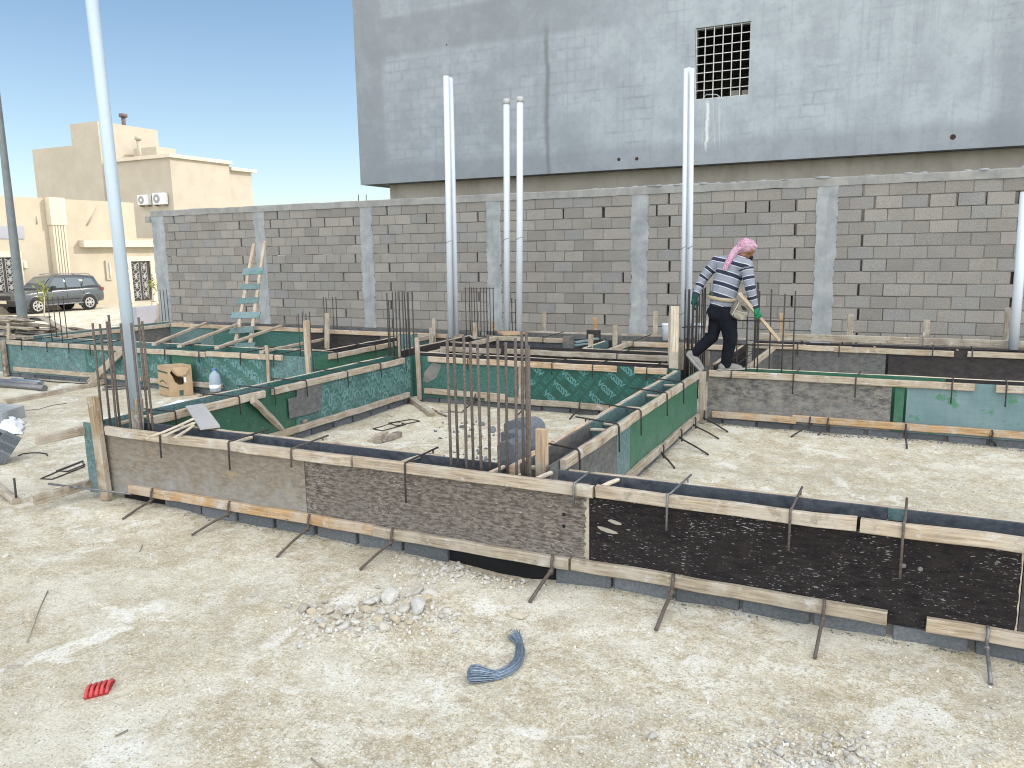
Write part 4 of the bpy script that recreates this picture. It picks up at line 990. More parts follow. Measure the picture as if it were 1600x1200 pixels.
mb = MB(); mb.box(-18.02, -17.86, YW-.06, YW+.16, WALL_TOP-.16, WALL_TOP-.005); mb.build('beam_stub', C_CAP, bwall)
# drips and lumps of cement along the top
mb = MB()
for i in range(60):
    x = random.choice([random.uniform(-5.8, -2.0), random.uniform(-2, 4), random.uniform(-4.2, -3.2)]); r = random.uniform(.02, .075)
    mb.ball((x, YW+random.uniform(0, .14), WALL_TOP+.135), r, (random.uniform(1, 2.4), 1, random.uniform(.25, .6)), 8, 5, .15)
o = mb.build('cement_lumps', C_PIER, bwall)
for i, px in enumerate((560, 572)):
    q = at_y(px, 313, YW+.1); mb = MB(); mb.tube([(q.x, YW+.1, WALL_TOP+.1), (q.x+.01, YW+.1, at_y(px, 304, YW+.1).z)], .009, 6); mb.build('bar_stub', REBAR_D, bwall)

# ------------------------------------------------------------------ unfinished building behind the wall
bld = thing('concrete_building', 'huge unfinished grey cement-plastered building overhanging the block wall', 'building', (0, 15.9, 0))
YB = 15.9; XB0, XB1 = -11.62, 16.0; ZB, ZT = 3.74, 19.0
wa, wb = at_y(1087, 46, YB), at_y(1174, 38, YB); wc = at_y(1087, 156, YB)
WX0, WX1, WZ0, WZ1 = wa.x, wb.x, (wc.z), wa.z+.02
mb = MB()
mb.box(XB0, WX0, YB, YB+.25, ZB, ZT); mb.box(WX1, XB1, YB, YB+.25, ZB, ZT); mb.box(WX0, WX1, YB, YB+.25, ZB, WZ0); mb.box(WX0, WX1, YB, YB+.25, WZ1, ZT)
mb.box(XB0, XB0+.25, YB+.25, 30, ZB, ZT); mb.box(XB1-.25, XB1, YB+.25, 30, ZB, ZT); mb.box(XB0+.25, XB1-.25, 29.75, 30, ZB, ZT)
mb.build('upper_wall', PLASTER, bld, None)
mb = MB(); mb.box(XB0+.03, XB1-.03, YB+.26, 29.7, ZB-.0+.004, ZB+.2); mb.box(XB0+.03, XB1-.03, YB+.26, 29.7, ZT-.25, ZT-.02); mb.box(XB0+.26, XB1-.3, YB+4.5, YB+4.6, ZB+.2, ZT-.26); mb.build('floor_slab', C_CAP, bld)
mb = MB(); mb.box(-11.02, XB1-.3, YB+.34, 29.4, -.3, ZB-.002); mb.build('lower_wall', C_TAN, bld)
wf = thing('window', None, None, (0, 0, 0)); wf.location = Vector(((WX0+WX1)/2, YB, WZ0))-bld.location; wf.parent = bld; bpy.data.objects.remove(wf)
mb = MB(); nX, nZ = 6, 8
for i in range(nX+1):
    x = WX0+.012+(WX1-WX0-.024)*i/nX; mb.box(x-.007, x+.007, YB+.03, YB+.055, WZ0+.002, WZ1-.002)
for j in range(nZ+1):
    z = WZ0+.012+(WZ1-WZ0-.024)*j/nZ; mb.box(WX0+.002, WX1-.002, YB+.056, YB+.072, z-.007, z+.007)
win = mb.build('window_grille', simple('white_grille_paint', (.55, .55, .52), .6), bld); win['label'] = 'white square window grille of six by eight cells'
mb = MB(); mb.rbox(WX0+.62, WX0+.80, YB+.3, YB+.5, WZ0-.05, WZ0+.16); mb.rbox(WX0+.84, WX1-.01, YB+.3, YB+.5, WZ0-.05, WZ0+.15); mb.build('sill_block', B_WALL, bld)
mb = MB(); mb.tube([(WX0+.02, YB+.4, WZ0+.02), (WX0+.15, YB+.4, WZ0+.15), (WX0+.35, YB+.38, WZ0+.13), (WX0+.5, YB+.4, WZ0+.0)], .012, 6); mb.build('hanging_cable', PVC, bld)
for (px, py, r) in ((967, 249, .035), (995, 248, .035), (1489, 214, .045), (698, 70, .015)):
    q = at_y(px, py, YB); mb = MB(); mb.tube([(q.x, YB-.004, q.z), (q.x, YB+.02, q.z)], r, 14); o = mb.build('weep_hole', simple('rusty_hole', (.05, .025, .02), .9) if r > .02 else BLACKV, bld)

# ------------------------------------------------------------------ houses across the street
def stucco(name, a, b):
    k = NT(name, .9, .15); v = k.vec('Object'); n = k.noise(v, .8, 6, .65); n2 = k.noise(v, 14, 4, .7)
    c = k.mix(k.rng(n, .35, .65), a, b); c = k.mix(k.rng(n2, .5, .8, 0, .25), c, tuple(x*.8 for x in a)); k.col(c); k.bump(n2, .2, .01); return k.m
ST_A = stucco('stucco_cream', (.45, .395, .305), (.51, .45, .35)); ST_B = stucco('stucco_tan', (.42, .37, .30), (.47, .42, .345)); ST_C = stucco('stucco_pale_trim', (.58, .51, .40), (.64, .57, .46))
ST_G = stucco('painted_panel_grey', (.33, .33, .37), (.38, .38, .42))
XA = -39.6; ZG = -.53
vil = thing('street_house', 'single-storey cream house with fluted pilaster and ornate doors behind the parked car', 'house', (XA, 26, ZG))
ya = at_x(-60, 300, XA).y; yb = at_x(209, 322, XA).y; zt_ = at_x(100, 311, XA).z
mb = MB(); mb.box(XA-14, XA, ya-6, yb, ZG-.3, zt_); mb.build('wall', ST_A, vil)
yc = at_x(258, 380, XA).y; zc = at_x(225, 373, XA).z
mb = MB(); mb.box(XA-6, XA-.02, yb+.002, yc+3, ZG-.3, zc+.02); mb.build('gate_wall', ST_A, vil)
y0_, y1_ = at_x(70, 305, XA).y, at_x(92, 305, XA).y; zz0 = at_x(80, 352, XA).z
mb = MB(); 
for i in range(5):
    a = y0_+(y1_-y0_)*i/5; mb.box(XA-.01, XA+.32, a+.02, a+(y1_-y0_)/5-.035, ZG, zz0)
mb.box(XA-.01, XA+.26, y0_, y1_, ZG, zz0); mb.build('fluted_pilaster', ST_C, vil)
mb = MB(); mb.box(XA-.01, XA+.36, y0_-.05, y1_+.05, zz0+.002, zt_+.03); mb.build('pilaster_top', ST_C, vil)
mb = MB(); ca = at_x(130, 375, XA+.4); cb_ = at_x(262, 386, XA+.4); mb.box(XA-.03, XA+.42, ca.y, cb_.y+1, at_x(180, 386, XA+.4).z, at_x(180, 375.5, XA+.4).z); mb.build('door_canopy', ST_C, vil)
mb = MB(); p = at_x(0, 353, XA+.02); q = at_x(38, 373, XA+.02); mb.box(XA-.01, XA+.05, p.y-4, q.y, q.z, p.z); mb.build('grey_panel', ST_G, vil)
DOORM = simple('dark_metal_door', (.045, .042, .045), .5); LAT = simple('pale_door_lattice', (.34, .33, .31), .6, 0, .2, 5)
def door(px0, px1, py0, py1, lab):
    p, q = at_x(px0, py0, XA+.05), at_x(px1, py1, XA+.05); p.z = at_x((px0+px1)/2, py0, XA).z; q.z = max(ZG+.03, q.z)
    fr = MB(); t = .28
    fr.box(XA-.01, XA+.12, p.y-t, p.y, q.z-.1, p.z+t); fr.box(XA-.01, XA+.12, q.y, q.y+t, q.z-.1, p.z+t); fr.box(XA-.01, XA+.12, p.y, q.y, p.z, p.z+t)
    o = fr.build('door_surround', ST_C, vil)
    mb = MB(); mb.box(XA-.01, XA+.03, p.y, q.y, q.z, p.z); d = mb.build('door', DOORM, vil); d['label'] = lab
    la = MB(); W_ = q.y-p.y; H_ = p.z-q.z
    for (a, b) in ((.06, .40), (.56, .80)):
        for i in range(4):
            zb_ = q.z+.1+(H_-.2)*i/4; zt2 = q.z+.1+(H_-.2)*(i+1)/4; ya_, yb_ = p.y+W_*a, p.y+W_*b; ym = (ya_+yb_)/2
            la.tube([(XA+.045, ya_, zb_), (XA+.045, yb_, (zb_+zt2)/2), (XA+.045, ya_, zt2)], .03, 5); la.tube([(XA+.045, yb_, zb_), (XA+.045, ya_, (zb_+zt2)/2), (XA+.045, yb_, zt2)], .03, 5)
            la.ball((XA+.045, ym, (zb_+zt2)/2), .09, (.2, 1, 1.4), 8, 5)
        la.box(XA+.03, XA+.05, p.y+W_*a-.03, p.y+W_*a, q.z+.05, p.z-.05); la.box(XA+.03, XA+.05, p.y+W_*b, p.y+W_*b+.03, q.z+.05, p.z-.05)
    la.build('lattice', LAT, d)
door(203, 239, 408, 468, 'ornate dark metal gate with pale scrollwork'); door(-14, 31, 402, 458, 'ornate dark metal gate with diamond lattice')
p, q = at_x(163, 407, XA), at_x(175, 437, XA); mb = MB(); mb.box(XA-.01, XA+.10, p.y, q.y, q.z, p.z); mb.build('meter_box_frame', ST_B, vil)
mb = MB(); mb.box(XA+.101, XA+.16, p.y+.18, q.y-.1, q.z+.12, p.z-.12); mb.build('meter_box', ST_C, vil)
for px, py in ((39, 414), (200, 414)):
    q = at_x(px, py, XA+.1); mb = MB(); mb.rbox(XA-.01, XA+.18, q.y-.1, q.y+.1, q.z-.18, q.z+.18, .03); mb.build('wall_lamp', ST_C, vil)
mb = MB(); mb.tube([at_x(136, 352, XA+.03), at_x(152, 325, XA+.03)], .035, 6); mb.build('downpipe', ST_B, vil)
mb = MB(); mb.tube([at_x(58, 350, XA+.03), at_x(58, 338, XA+.03)], .035, 6); mb.build('downpipe', ST_B, vil)
# low lilac wall between the street and the block wall
lw = MB(); p = at_z(205, 508, -.3); q = at_x(203, 482, -27.); lw.box(-27.0, -26.6, at_x(203, 490, -27).y, at_x(300, 490, -27).y+4, -.8, at_x(215, 479, -27).z); lw.box(-27.0, -22.4, at_x(222, 490, -27).y+.8, at_x(222, 490, -27).y+1.1, -.8, at_x(222, 479, -27).z-.01)
tag(lw.build('low_wall', ST_G), 'low lilac-grey wall in front of the right ornate gate', 'wall')
# two-storey house
XR = -48.0
h2 = thing('tan_house', 'two-storey tan house with stepped roof blocks behind the cream house', 'house', (XR-4, 48, ZG))
c0 = at_x(265, 246, XR); c1 = at_x(358, 262, XR); c2 = at_x(396, 270, XR)
mb = MB(); mb.box(XR-14, XR, c0.y, c1.y, -1.5, c0.z); mb.build('wall', ST_B, h2)
mb = MB(); mb.box(XR-13.8, XR-.25, c1.y+.002, c2.y, -1.5, at_x(380, 268, XR).z); mb.build('rear_wing', ST_B, h2)
mb = MB(); mb.box(XR-14.05, XR+.22, c0.y-.2, c1.y+.15, c0.z+.002, c0.z+.26); mb.build('roof_coping', ST_C, h2)
mb = MB(); mb.box(XR-13.9, XR+.1, c1.y+.16, c2.y+.3, at_x(380, 268, XR).z+.002, at_x(380, 268, XR).z+.24); mb.build('roof_coping', ST_C, h2)
XT = -54.5
t0 = at_x(152, 189, XT); t1 = at_x(246, 203, XT); tl = at_y(109, 195, t0.y)
mb = MB(); mb.box(tl.x, XT, t0.y, t1.y, -1.5, t0.z); mb.build('stair_tower', ST_B, h2)
wl = at_y(51, 235, t0.y+.4); mb = MB(); mb.box(wl.x, tl.x+.3, t0.y+.35, t0.y+9, -1.5, at_y(80, 231, t0.y+.4).z); mb.build('left_wing', ST_B, h2)
p = at_x(250, 233, XT+2); mb = MB(); mb.box(XT+.5, XT+3, at_x(244, 232, XT+3).y, at_x(275, 235, XT+3).y, c0.z, p.z); mb.build('parapet_block', ST_B, h2)
q = at_x(186, 186, XT-2); mb = MB(); mb.tube([(XT-1.5, q.y, t0.z-.1), (XT-1.5, q.y, q.z+.1)], .16, 10); mb.tube([(XT-1.5, q.y, q.z+.1), (XT-1.5, q.y, q.z+.35)], .32, 10); mb.build('roof_vent', simple('maroon_vent', (.16, .11, .12), .6), h2)
q = at_x(216, 219, XT+3); mb = MB(); mb.tube([(XT+3, q.y, c0.z), (XT+3, q.y, q.z)], .14, 10); mb.tube([(XT+3, q.y, q.z), (XT+3, q.y, q.z+.25)], .24, 10); mb.build('flue_pipe', ST_B, h2)
ACM = simple('ac_white', (.72, .72, .70), .5, 0, .05)
yF = c0.y-.01
for i, (px0, px1, py0, py1) in enumerate(((215, 232, 305, 320), (238, 258, 302, 319))):
    p, q = at_y(px0, py0, yF-.35), at_y(px1, py1, yF-.35)
    t = thing('air_conditioner', '%s outdoor air-conditioner unit on the tan house wall' % ('smaller left' if i == 0 else 'larger right'), 'air conditioner', (p.x, yF-.2, q.z), 'air conditioners on the tan house')
    mb = MB(); mb.rbox(p.x, q.x, yF-.42, yF-.04, q.z, p.z, .03); mb.build('case', ACM, t)
    cx = p.x+(q.x-p.x)*.38; cz = (p.z+q.z)/2; r = (p.z-q.z)*.40
    mb = MB(); mb.tube([(cx, yF-.435, cz), (cx, yF-.40, cz)], r, 20); mb.build('fan_grille', simple('ac_grille', (.3, .3, .3), .6), t)
    mb = MB(); mb.tube([(cx, yF-.45, cz), (cx, yF-.43, cz)], r*.35, 12); mb.build('fan_hub', ACM, t)
    mb = MB(); mb.box(p.x+.1, p.x+.18, yF-.35, yF, q.z-.1, q.z-.002); mb.box(q.x-.18, q.x-.1, yF-.35, yF, q.z-.1, q.z-.002); mb.build('bracket', STEEL, t)

# ------------------------------------------------------------------ street lamp pole
p0 = at_y(38, 505, 12.5); p0 = Vector((p0.x, 12.5, -.4)); p1 = at_y(-3, 160, 12.5)
pt = at_y(35.5, 500, 12.5)
t = thing('lamp_post', 'slim dark grey tapering lamp post at the left edge in front of the car', 'lamp post', (pt.x, 12.5, -.3))
d = (p1-pt); mb = MB(); mb.tube([pt-d*.25, pt, pt+d*.5, pt+d*1.0, pt+d*1.5], [.125, .12, .095, .07, .05], 14); mb.build('shaft', GREYPAINT, t)
mb = MB(); mb.box(pt.x-.2, pt.x+.2, 12.3, 12.7, -.35, .12); mb.build('base', C_CAP, t)

# ------------------------------------------------------------------ saplings
LEAF = simple('young_leaves', (.20, .21, .05), .7, 0, .4, 3)
def sapling(label, px, pyb, pyt, x, n):
    b = at_x(px, pyb, x); tp = at_x(px-1, pyt, x); b.z = gz(b.x, b.y)
    t = thing('sapling', label, 'sapling', b, 'street saplings')
    mb = MB(); mb.tube([b, b.lerp(tp, .5)+Vector((0, .04, 0)), tp], [.03, .025, .012], 7); mb.build('trunk', W_PALE, t)
    mb = MB(); rs = random.Random(px)
    for i in range(n):
        c = b.lerp(tp, rs.uniform(.55, 1.05))+Vector((rs.gauss(0, .16), rs.gauss(0, .16), rs.gauss(0, .1)))
        a = Vector((rs.uniform(-1, 1), rs.uniform(-1, 1), rs.uniform(-1, 1))).normalized()*.09; e = a.orthogonal().normalized()*.035
        k = len(mb.v); mb.v += [c-a, c-e, c+a, c+e]; mb.face([k, k+1, k+2, k+3])
    mb.build('crown', LEAF, t)
sapling('spindly sapling with yellow-green leaves in front of the car', 68, 492, 445, -33.0, 90)
sapling('spindly sapling by the right ornate gate', 238, 486, 440, -36.5, 60)

# ------------------------------------------------------------------ car
def build_car():
    fw = at_x(60, 489, -37.25); rw = at_x(141, 485, -37.25)
    zg = (fw.z+rw.z)/2; ymid = (fw.y+rw.y)/2; WB = rw.y-fw.y; S = WB/2.75
    X0 = -37.25; wd = 1.84*S
    t = thing('parked_car', 'dark grey five-door off-road car parked on the street before the cream house', 'car', (X0-wd/2, ymid, zg))
    # local: s along length (front negative y), w across (0 centre), z up
    def P(s, wv, z): return (X0-wd/2+wv*S, ymid+s*S, zg+z*S)
    PAINT = NT('dark_grey_car_paint', .28, .6); PAINT.col((.055, .06, .068)); PAINT.b.inputs['Coat Weight'].default_value = .5
    CLAD = simple('car_black_plastic', (.03, .03, .032), .6); GLS = NT('car_glass', .08, .8); GLS.col((.11, .13, .14)); TYRE = simple('tyre_rubber', (.025, .025, .025), .85); RIM = simple('alloy_rim', (.52, .50, .48), .35, .5); LAMP = simple('headlamp_glass', (.55, .58, .6), .15, .2)
    def loft(secs, n_cap=True):
        mb = MB(); m = len(secs[0])
        for sct in secs:
            for q in sct: mb.v.append(Vector(P(*q)))
        for i in range(len(secs)-1):
            for j in range(m):
                k = (j+1) % m; mb.face([i*m+j, (i+1)*m+j, (i+1)*m+k, i*m+k], None, 0, True)
        mb.face([j for j in range(m)]); e = (len(secs)-1)*m; mb.face([e+j for j in range(m-1, -1, -1)])
        return mb
    def sec(s, hw, z0, z1, r=.12):
        out = []
        for sx in (1, -1):
            pr = [(hw*.94, z0), (hw, z0+.12), (hw*1.0, (z0+z1)/2), (hw*.985, z1-r), (hw*.93, z1-.02), (hw*.8, z1)]
            if sx == -1: pr = pr[::-1]
            out += [(s, sx*a, b) for a, b in pr]
        return out
    body = loft([sec(-2.36, .70, .50, .82), sec(-2.30, .82, .42, .95), sec(-2.1, .90, .38, 1.02), sec(-1.6, .92, .36, 1.07), sec(-1.0, .92, .36, 1.13), sec(0, .92, .36, 1.15), sec(1.2, .92, .36, 1.18), sec(1.9, .91, .40, 1.18), sec(2.28, .86, .45, 1.14), sec(2.36, .78, .52, 1.05)])
    body.build('body', PAINT.m, t, fix=True)
    def gsec(s, hb, ht, zb, ztop):
        return [(s, hb, zb), (s, (hb+ht)/2+.02, (zb+ztop)/2), (s, ht, ztop-.05), (s, ht*.85, ztop), (s, -ht*.85, ztop), (s, -ht, ztop-.05), (s, -(hb+ht)/2-.02, (zb+ztop)/2), (s, -hb, zb)]
    cab = loft([gsec(-1.02, .84, .80, 1.10, 1.14), gsec(-.35, .86, .70, 1.12, 1.74), gsec(.2, .87, .70, 1.13, 1.81), gsec(1.2, .87, .69, 1.14, 1.80), gsec(1.95, .85, .66, 1.14, 1.72), gsec(2.24, .80, .68, 1.12, 1.24)])
    cab.build('cabin', PAINT.m, t, fix=True)
    # side glass (both sides), following the cabin's lean
    for sg in (1, -1):
        for pts in ([(-.72, 1.19), (.16, 1.19), (.16, 1.66), (-.30, 1.66), (-.50, 1.45)], [(.26, 1.19), (1.02, 1.19), (1.02, 1.50), (.90, 1.66), (.26, 1.66)], [(1.10, 1.22), (1.85, 1.26), (1.70, 1.58), (1.30, 1.64)]):
            q = []
            for (s_, z_) in pts:
                f = (z_-1.12)/(1.76-1.12); q.append(Vector(P(s_, sg*(.865+(.715-.865)*f+.028+.01), z_)))
            mb = MB(); mb.prism(q, (-sg*.02*S, 0, 0)); mb.build('side_window', GLS.m, t, fix=True)
    q = [Vector(P(-1.0, .72, 1.17)), Vector(P(-1.0, -.72, 1.17)), Vector(P(-.42, -.62, 1.69)), Vector(P(-.42, .62, 1.69))]
    mb = MB(); mb.prism([v+Vector((0, -.02, .02)) for v in q], (0, .02, -.015)); mb.build('windscreen', GLS.m, t, fix=True)
    for sg in (1, -1):
        mb = MB(); mb.rbox(*(lambda a, b: (min(a[0], b[0]), max(a[0], b[0]), min(a[1], b[1]), max(a[1], b[1]), a[2], b[2]))(P(-.62, sg*.92, 1.14), P(-.42, sg*1.10, 1.30)), .03); mb.build('wing_mirror', CLAD, t)
        mb = MB(); mb.bar(P(-1.0, sg*.95, .40), P(1.0, sg*.95, .40), .12, .06); mb.build('side_step', STEEL, t)
        for s_ in (-.0, .95):
            mb = MB(); mb.rbox(*(lambda a, b: (min(a[0], b[0]), max(a[0], b[0]), a[1], b[1], a[2], b[2]))(P(s_, sg*.915, 1.0), P(s_+.2, sg*.945, 1.05)), .01); mb.build('door_handle', RIM, t)
        for s_ in (-.80, .22, 1.12):
            mb = MB(); mb.tube([P(s_, sg*.912, .45), P(s_, sg*.925, .8), P(s_, sg*.90, 1.13)], .008, 5); mb.build('door_seam', CLAD, t)
        mb = MB(); mb.bar(P(-1.05, sg*.925, .62), P(1.0, sg*.925, .62), .02, .05); mb.build('door_trim', CLAD, t)
        mb = MB(); mb.ball(P(-2.16, sg*.72, .92), .16*S, (1.3, .9, .55), 10, 6); mb.build('headlight', LAMP, t)
        mb = MB(); mb.rbox(*(lambda a, b: (min(a[0], b[0]), max(a[0], b[0]), a[1], b[1], a[2], b[2]))(P(2.12, sg*.70, .95), P(2.33, sg*.90, 1.12)), .03); mb.build('tail_light', simple('tail_lamp', (.22, .05, .05), .3), t)
        for s_ in (-1.375, 1.375):
            c = Vector(P(s_, sg*.80, .375)); ax = Vector((sg*S, 0, 0))
            arch = MB(); n = 22
            for i in range(n+1):
                a = math.pi*(-.08+1.16*i/n)
                for rr, oo in ((.43, .936), (.50, .936), (.52, .90), (.43, .70)): arch.v.append(Vector(P(s_+math.cos(a)*rr, sg*oo, .375+math.sin(a)*rr)))
            for i in range(n):
                for j in range(3): arch.face([i*4+j, i*4+j+1, i*4+j+5, i*4+j+4], None, 0, True)
            arch.build('wheel_arch', PAINT.m, t, fix=True)
            wl_ = MB(); wl_.tube([c+ax*.04, c+ax*.125], .425*S, 24); wl_.build('arch_liner', CLAD, t)
            w0 = bpy.data.objects.new('wheel', None); COL.objects.link(w0); w0.parent = t; w0.location = c-t.location
            ty = MB(); ty.tube([c-ax*.11, c-ax*.08, c+ax*.10, c+ax*.155, c+ax*.16], [.34*S, .375*S, .375*S, .35*S, .26*S], 28); ty.build('tyre', TYRE, w0)
            rm = MB(); rm.tube([c+ax*.150, c+ax*.163], .255*S, 24, 0)
            for k in range(6):
                a = k*math.pi/3; e = Vector((0, math.cos(a), math.sin(a)))*.24*S; rm.bar(c+ax*.172, c+ax*.168+e, .03*S, .075*S, up=(1, 0, 0), seg=1)
            rm.build('rim', [RIM], w0)
            dk = MB()
            for k in range(6):
                a = (k+.5)*math.pi/3; e = Vector((0, math.cos(a), math.sin(a)))*.16*S; dk.tube([c+ax*.160+e, c+ax*.1655+e], .052*S, 8)
            dk.build('rim_opening', TYRE, w0)
    mb = MB(); mb.rbox(*(lambda a, b: (min(a[0], b[0]), max(a[0], b[0]), a[1], b[1], a[2], b[2]))(P(-2.42, -.80, .40), P(-2.28, .80, .66)), .06); mb.build('bumper', CLAD, t)
    mb = MB(); mb.rbox(*(lambda a, b: (min(a[0], b[0]), max(a[0], b[0]), a[1], b[1], a[2], b[2]))(P(-2.40, -.45, .72), P(-2.33, .45, .90)), .03); mb.build('radiator_grille', CLAD, t)
    mb = MB(); mb.rbox(*(lambda a, b: (min(a[0], b[0]), max(a[0], b[0]), a[1], b[1], a[2], b[2]))(P(-2.45, -.26, .53), P(-2.425, .26, .68)), .008); mb.build('number_plate', ST_C, t)
    for sg in (1, -1):
        mb = MB(); mb.tube([P(-.1, sg*.60, 1.83), P(.2, sg*.6, 1.87), P(1.5, sg*.6, 1.85), P(1.8, sg*.6, 1.78)], .02, 6); mb.build('roof_rail', STEEL, t)
build_car()

# ------------------------------------------------------------------ timber pile by the left pit
rs = random.Random(5)
pile_o = Vector((at_y(70, 520, 12.0).x, 12.0, 0))
def pile(label, px0, px1, y, ztop, n, mats, ang, L0=3.0):
    a, b = at_y(px0, 515, y).x, at_y(px1, 515, y).x
    for i in range(n):
        f_ = rs.random(); x = a+(b-a)*f_; prof_ = 1-.55*max(0, f_-.45)/.55
        layer = i/n; yy = y+rs.uniform(-.35, .7)*(1.1-layer*.7); z = .05+(ztop-.05)*layer*prof_
        an = ang+rs.uniform(-.22, .22); l = L0*rs.uniform(.55, 1.05)/2; d = Vector((math.cos(an), math.sin(an)*.6, rs.uniform(-.06, .03)))*l
        mb = MB(); c = Vector((x, yy, z)); mb.bar(c-d, c+d, rs.uniform(.10, .2), rs.uniform(.025, .05), seg=3, jit=.006)
        mesh_thing('scrap_board', mb, rs.choice(mats), label, 'scrap timber', 'scrap boards in the timber piles')
GREYB = [W_GREY, W_GREY, W_DARK, P_SLATE, W_TAN]
pile('weathered board in the big heap of scrap timber at the left edge', -20, 82, 11.2, at_y(40, 497, 11.2).z, 84, GREYB, R(-4), 2.4)
pile('dark board in the low brown heap of scrap timber right of the lamp post', 92, 146, 11.6, at_y(105, 507, 11.6).z, 26, [W_DARK, W_DARK, W_GREY], R(-20), 2.2)
mb = MB(); mb.bar(at_y(66, 496, 11.3), at_y(108, 519, 11.0), .12, .05); mesh_thing('timber_beam', mb, W_GREY, 'heavy brown beam sticking up out of the scrap heap behind the four thin bars', 'timber')

# ------------------------------------------------------------------ ladder
lad = thing('timber_ladder', 'site-made timber ladder with pale teal plywood rungs leaning by the block wall', 'ladder', (-12.4, 11.9, 0))
lo_ = Vector((0, 12.37, .70)); ln_ = Vector((0, 1.0, -.64)).normalized()
def lp_(px, py): return at_plane(px, py, lo_, ln_)
for (a, b) in (((397, 381), (366, 548)), ((414, 377), (389, 550))):
    p0, p1 = lp_(*a), lp_(*b); d = (p1-p0).normalized(); p1 = p0+d*((p0.z-.02)/-d.z); mb = MB(); mb.bar(p0, p1, .075, .05, up=ln_, seg=6); mb.build('rail', W_TAN, lad)
for i, (a, b, h, m) in enumerate((((381, 426), (413, 424), 13, P_PALE), ((378, 449), (407, 449), 11, P_TEAL), ((373, 472), (406, 470), 11, P_TEAL), ((363, 494), (408, 493), 11, P_PALE), ((361, 518), (398, 516), 11, P_TEAL), ((352, 543), (400, 541), 11, P_TEAL))):
    off = -ln_*.035; p0, p1 = lp_(*a)+off, lp_(*b)+off; mb = MB(); mb.bar(p0, p1, .018, h/78, up=ln_.cross(Vector((1, 0, 0))), seg=2); mb.build('rung', m, lad)

# ------------------------------------------------------------------ yard clutter
# cardboard box
cb = G(266, 620)
t = thing('cardboard_box', 'torn brown cardboard box with a ragged hole in front of the far left pit', 'cardboard box', cb)
ca_, cb2 = G(249.5, 617), G(265, 620.5); cc_ = G(302.5, 617)
e1 = (cc_-cb2); e1.z = 0; e2 = (ca_-cb2); e2.z = 0; hgt = Vector((0, 0, .47))
o_ = cb2.copy()
mb = MB(); w_ = .006
A, Bq, Cq, D = o_, o_+e1, o_+e1+e2, o_+e2
def wall_(p, q, inw): mb.quadbox([p, q, q+inw, p+inw, p+hgt, q+hgt, q+inw+hgt, p+inw+hgt])
n1 = e2.normalized()*w_; n2 = e1.normalized()*w_
wall_(A+n1, D, n2); wall_(Cq, Bq+n1, -n2); wall_(D+n2, Cq-n2, -n1)
# front face with hole: strips round the tear
def FP(u, v): return A+e1*u+Vector((0, 0, hgt.z*v))
hole = [(.10, .82), (.22, .62), (.30, .47), (.42, .40), (.60, .38), (.66, .46), (.64, .62), (.50, .66), (.38, .68), (.30, .74), (.18, .88)]
def inside(u, v, P_):
    c_ = False
    for i in range(len(P_)):
        (x1, y1), (x2, y2) = P_[i], P_[i-1]
        if (y1 > v) != (y2 > v) and u < (x2-x1)*(v-y1)/(y2-y1)+x1: c_ = not c_
    return c_
NG = 36
for i in range(NG):
    for j in range(NG):
        if not inside((i+.5)/NG, (j+.5)/NG, hole):
            b_ = len(mb.v); mb.v += [FP(i/NG, j/NG), FP((i+1)/NG, j/NG), FP((i+1)/NG, (j+1)/NG), FP(i/NG, (j+1)/NG)]; mb.face([b_, b_+1, b_+2, b_+3])
mb.quadbox([A+n1+Vector((0, 0, .004)), Bq+n1+Vector((0, 0, .004)), Cq+Vector((0, 0, .004)), D+Vector((0, 0, .004)), A+n1+Vector((0, 0, .01)), Bq+n1+Vector((0, 0, .01)), Cq+Vector((0, 0, .01)), D+Vector((0, 0, .01))])
mb.build('carton', CARD, t)
mb = MB(); top = Vector((0, 0, hgt.z+.002)); mb.quadbox([A+top, Bq+top, Cq+top, D+top, A+top+Vector((0, 0, .006)), Bq+top+Vector((0, 0, .012)), Cq+top+Vector((0, 0, .008)), D+top+Vector((0, 0, .006))]); mb.build('top_flap', CARD, t)
mb = MB(); pr = [FP(.18, .99), FP(.62, .99), FP(.92, .93), FP(.70, .73), FP(.52, .68), FP(.36, .72)]; mb.prism([q-e2.normalized()*.035*(i > 2)-e2.normalized()*.004 for i, q in enumerate(pr)], -e2.normalized()*.004); mb.build('torn_flap', CARD, t)
mb = MB(); s_ = -n2*.4
def SP(u, v): return D+(A-D)*u+Vector((0, 0, hgt.z*v))-n2*.35
for (v0, v1) in ((.78, .84), (.27, .32)):
    mb.prism([SP(.0, v0+.02), SP(1, v0), SP(1, v1), SP(.0, v1+.02)], -n2*.15)
mb.prism([SP(.15, .44), SP(.5, .50), SP(.85, .40), SP(.8, .44), SP(.5, .55), SP(.2, .49)], -n2*.15)
mb.prism([FP(.42, .02)-n1*.3, FP(.58, .02)-n1*.3, FP(.6, .2)-n1*.3, FP(.42, .2)-n1*.3], -n1*.15)
mb.build('printed_bands', CARD_D, t)
mb = MB(); mb.prism([FP(.64, .46)-n1*.5, FP(.74, .45)-n1*.5, FP(.74, .62)-n1*.5, FP(.65, .63)-n1*.5], -n1*.2); mb.build('paper_label', PAPER, t)
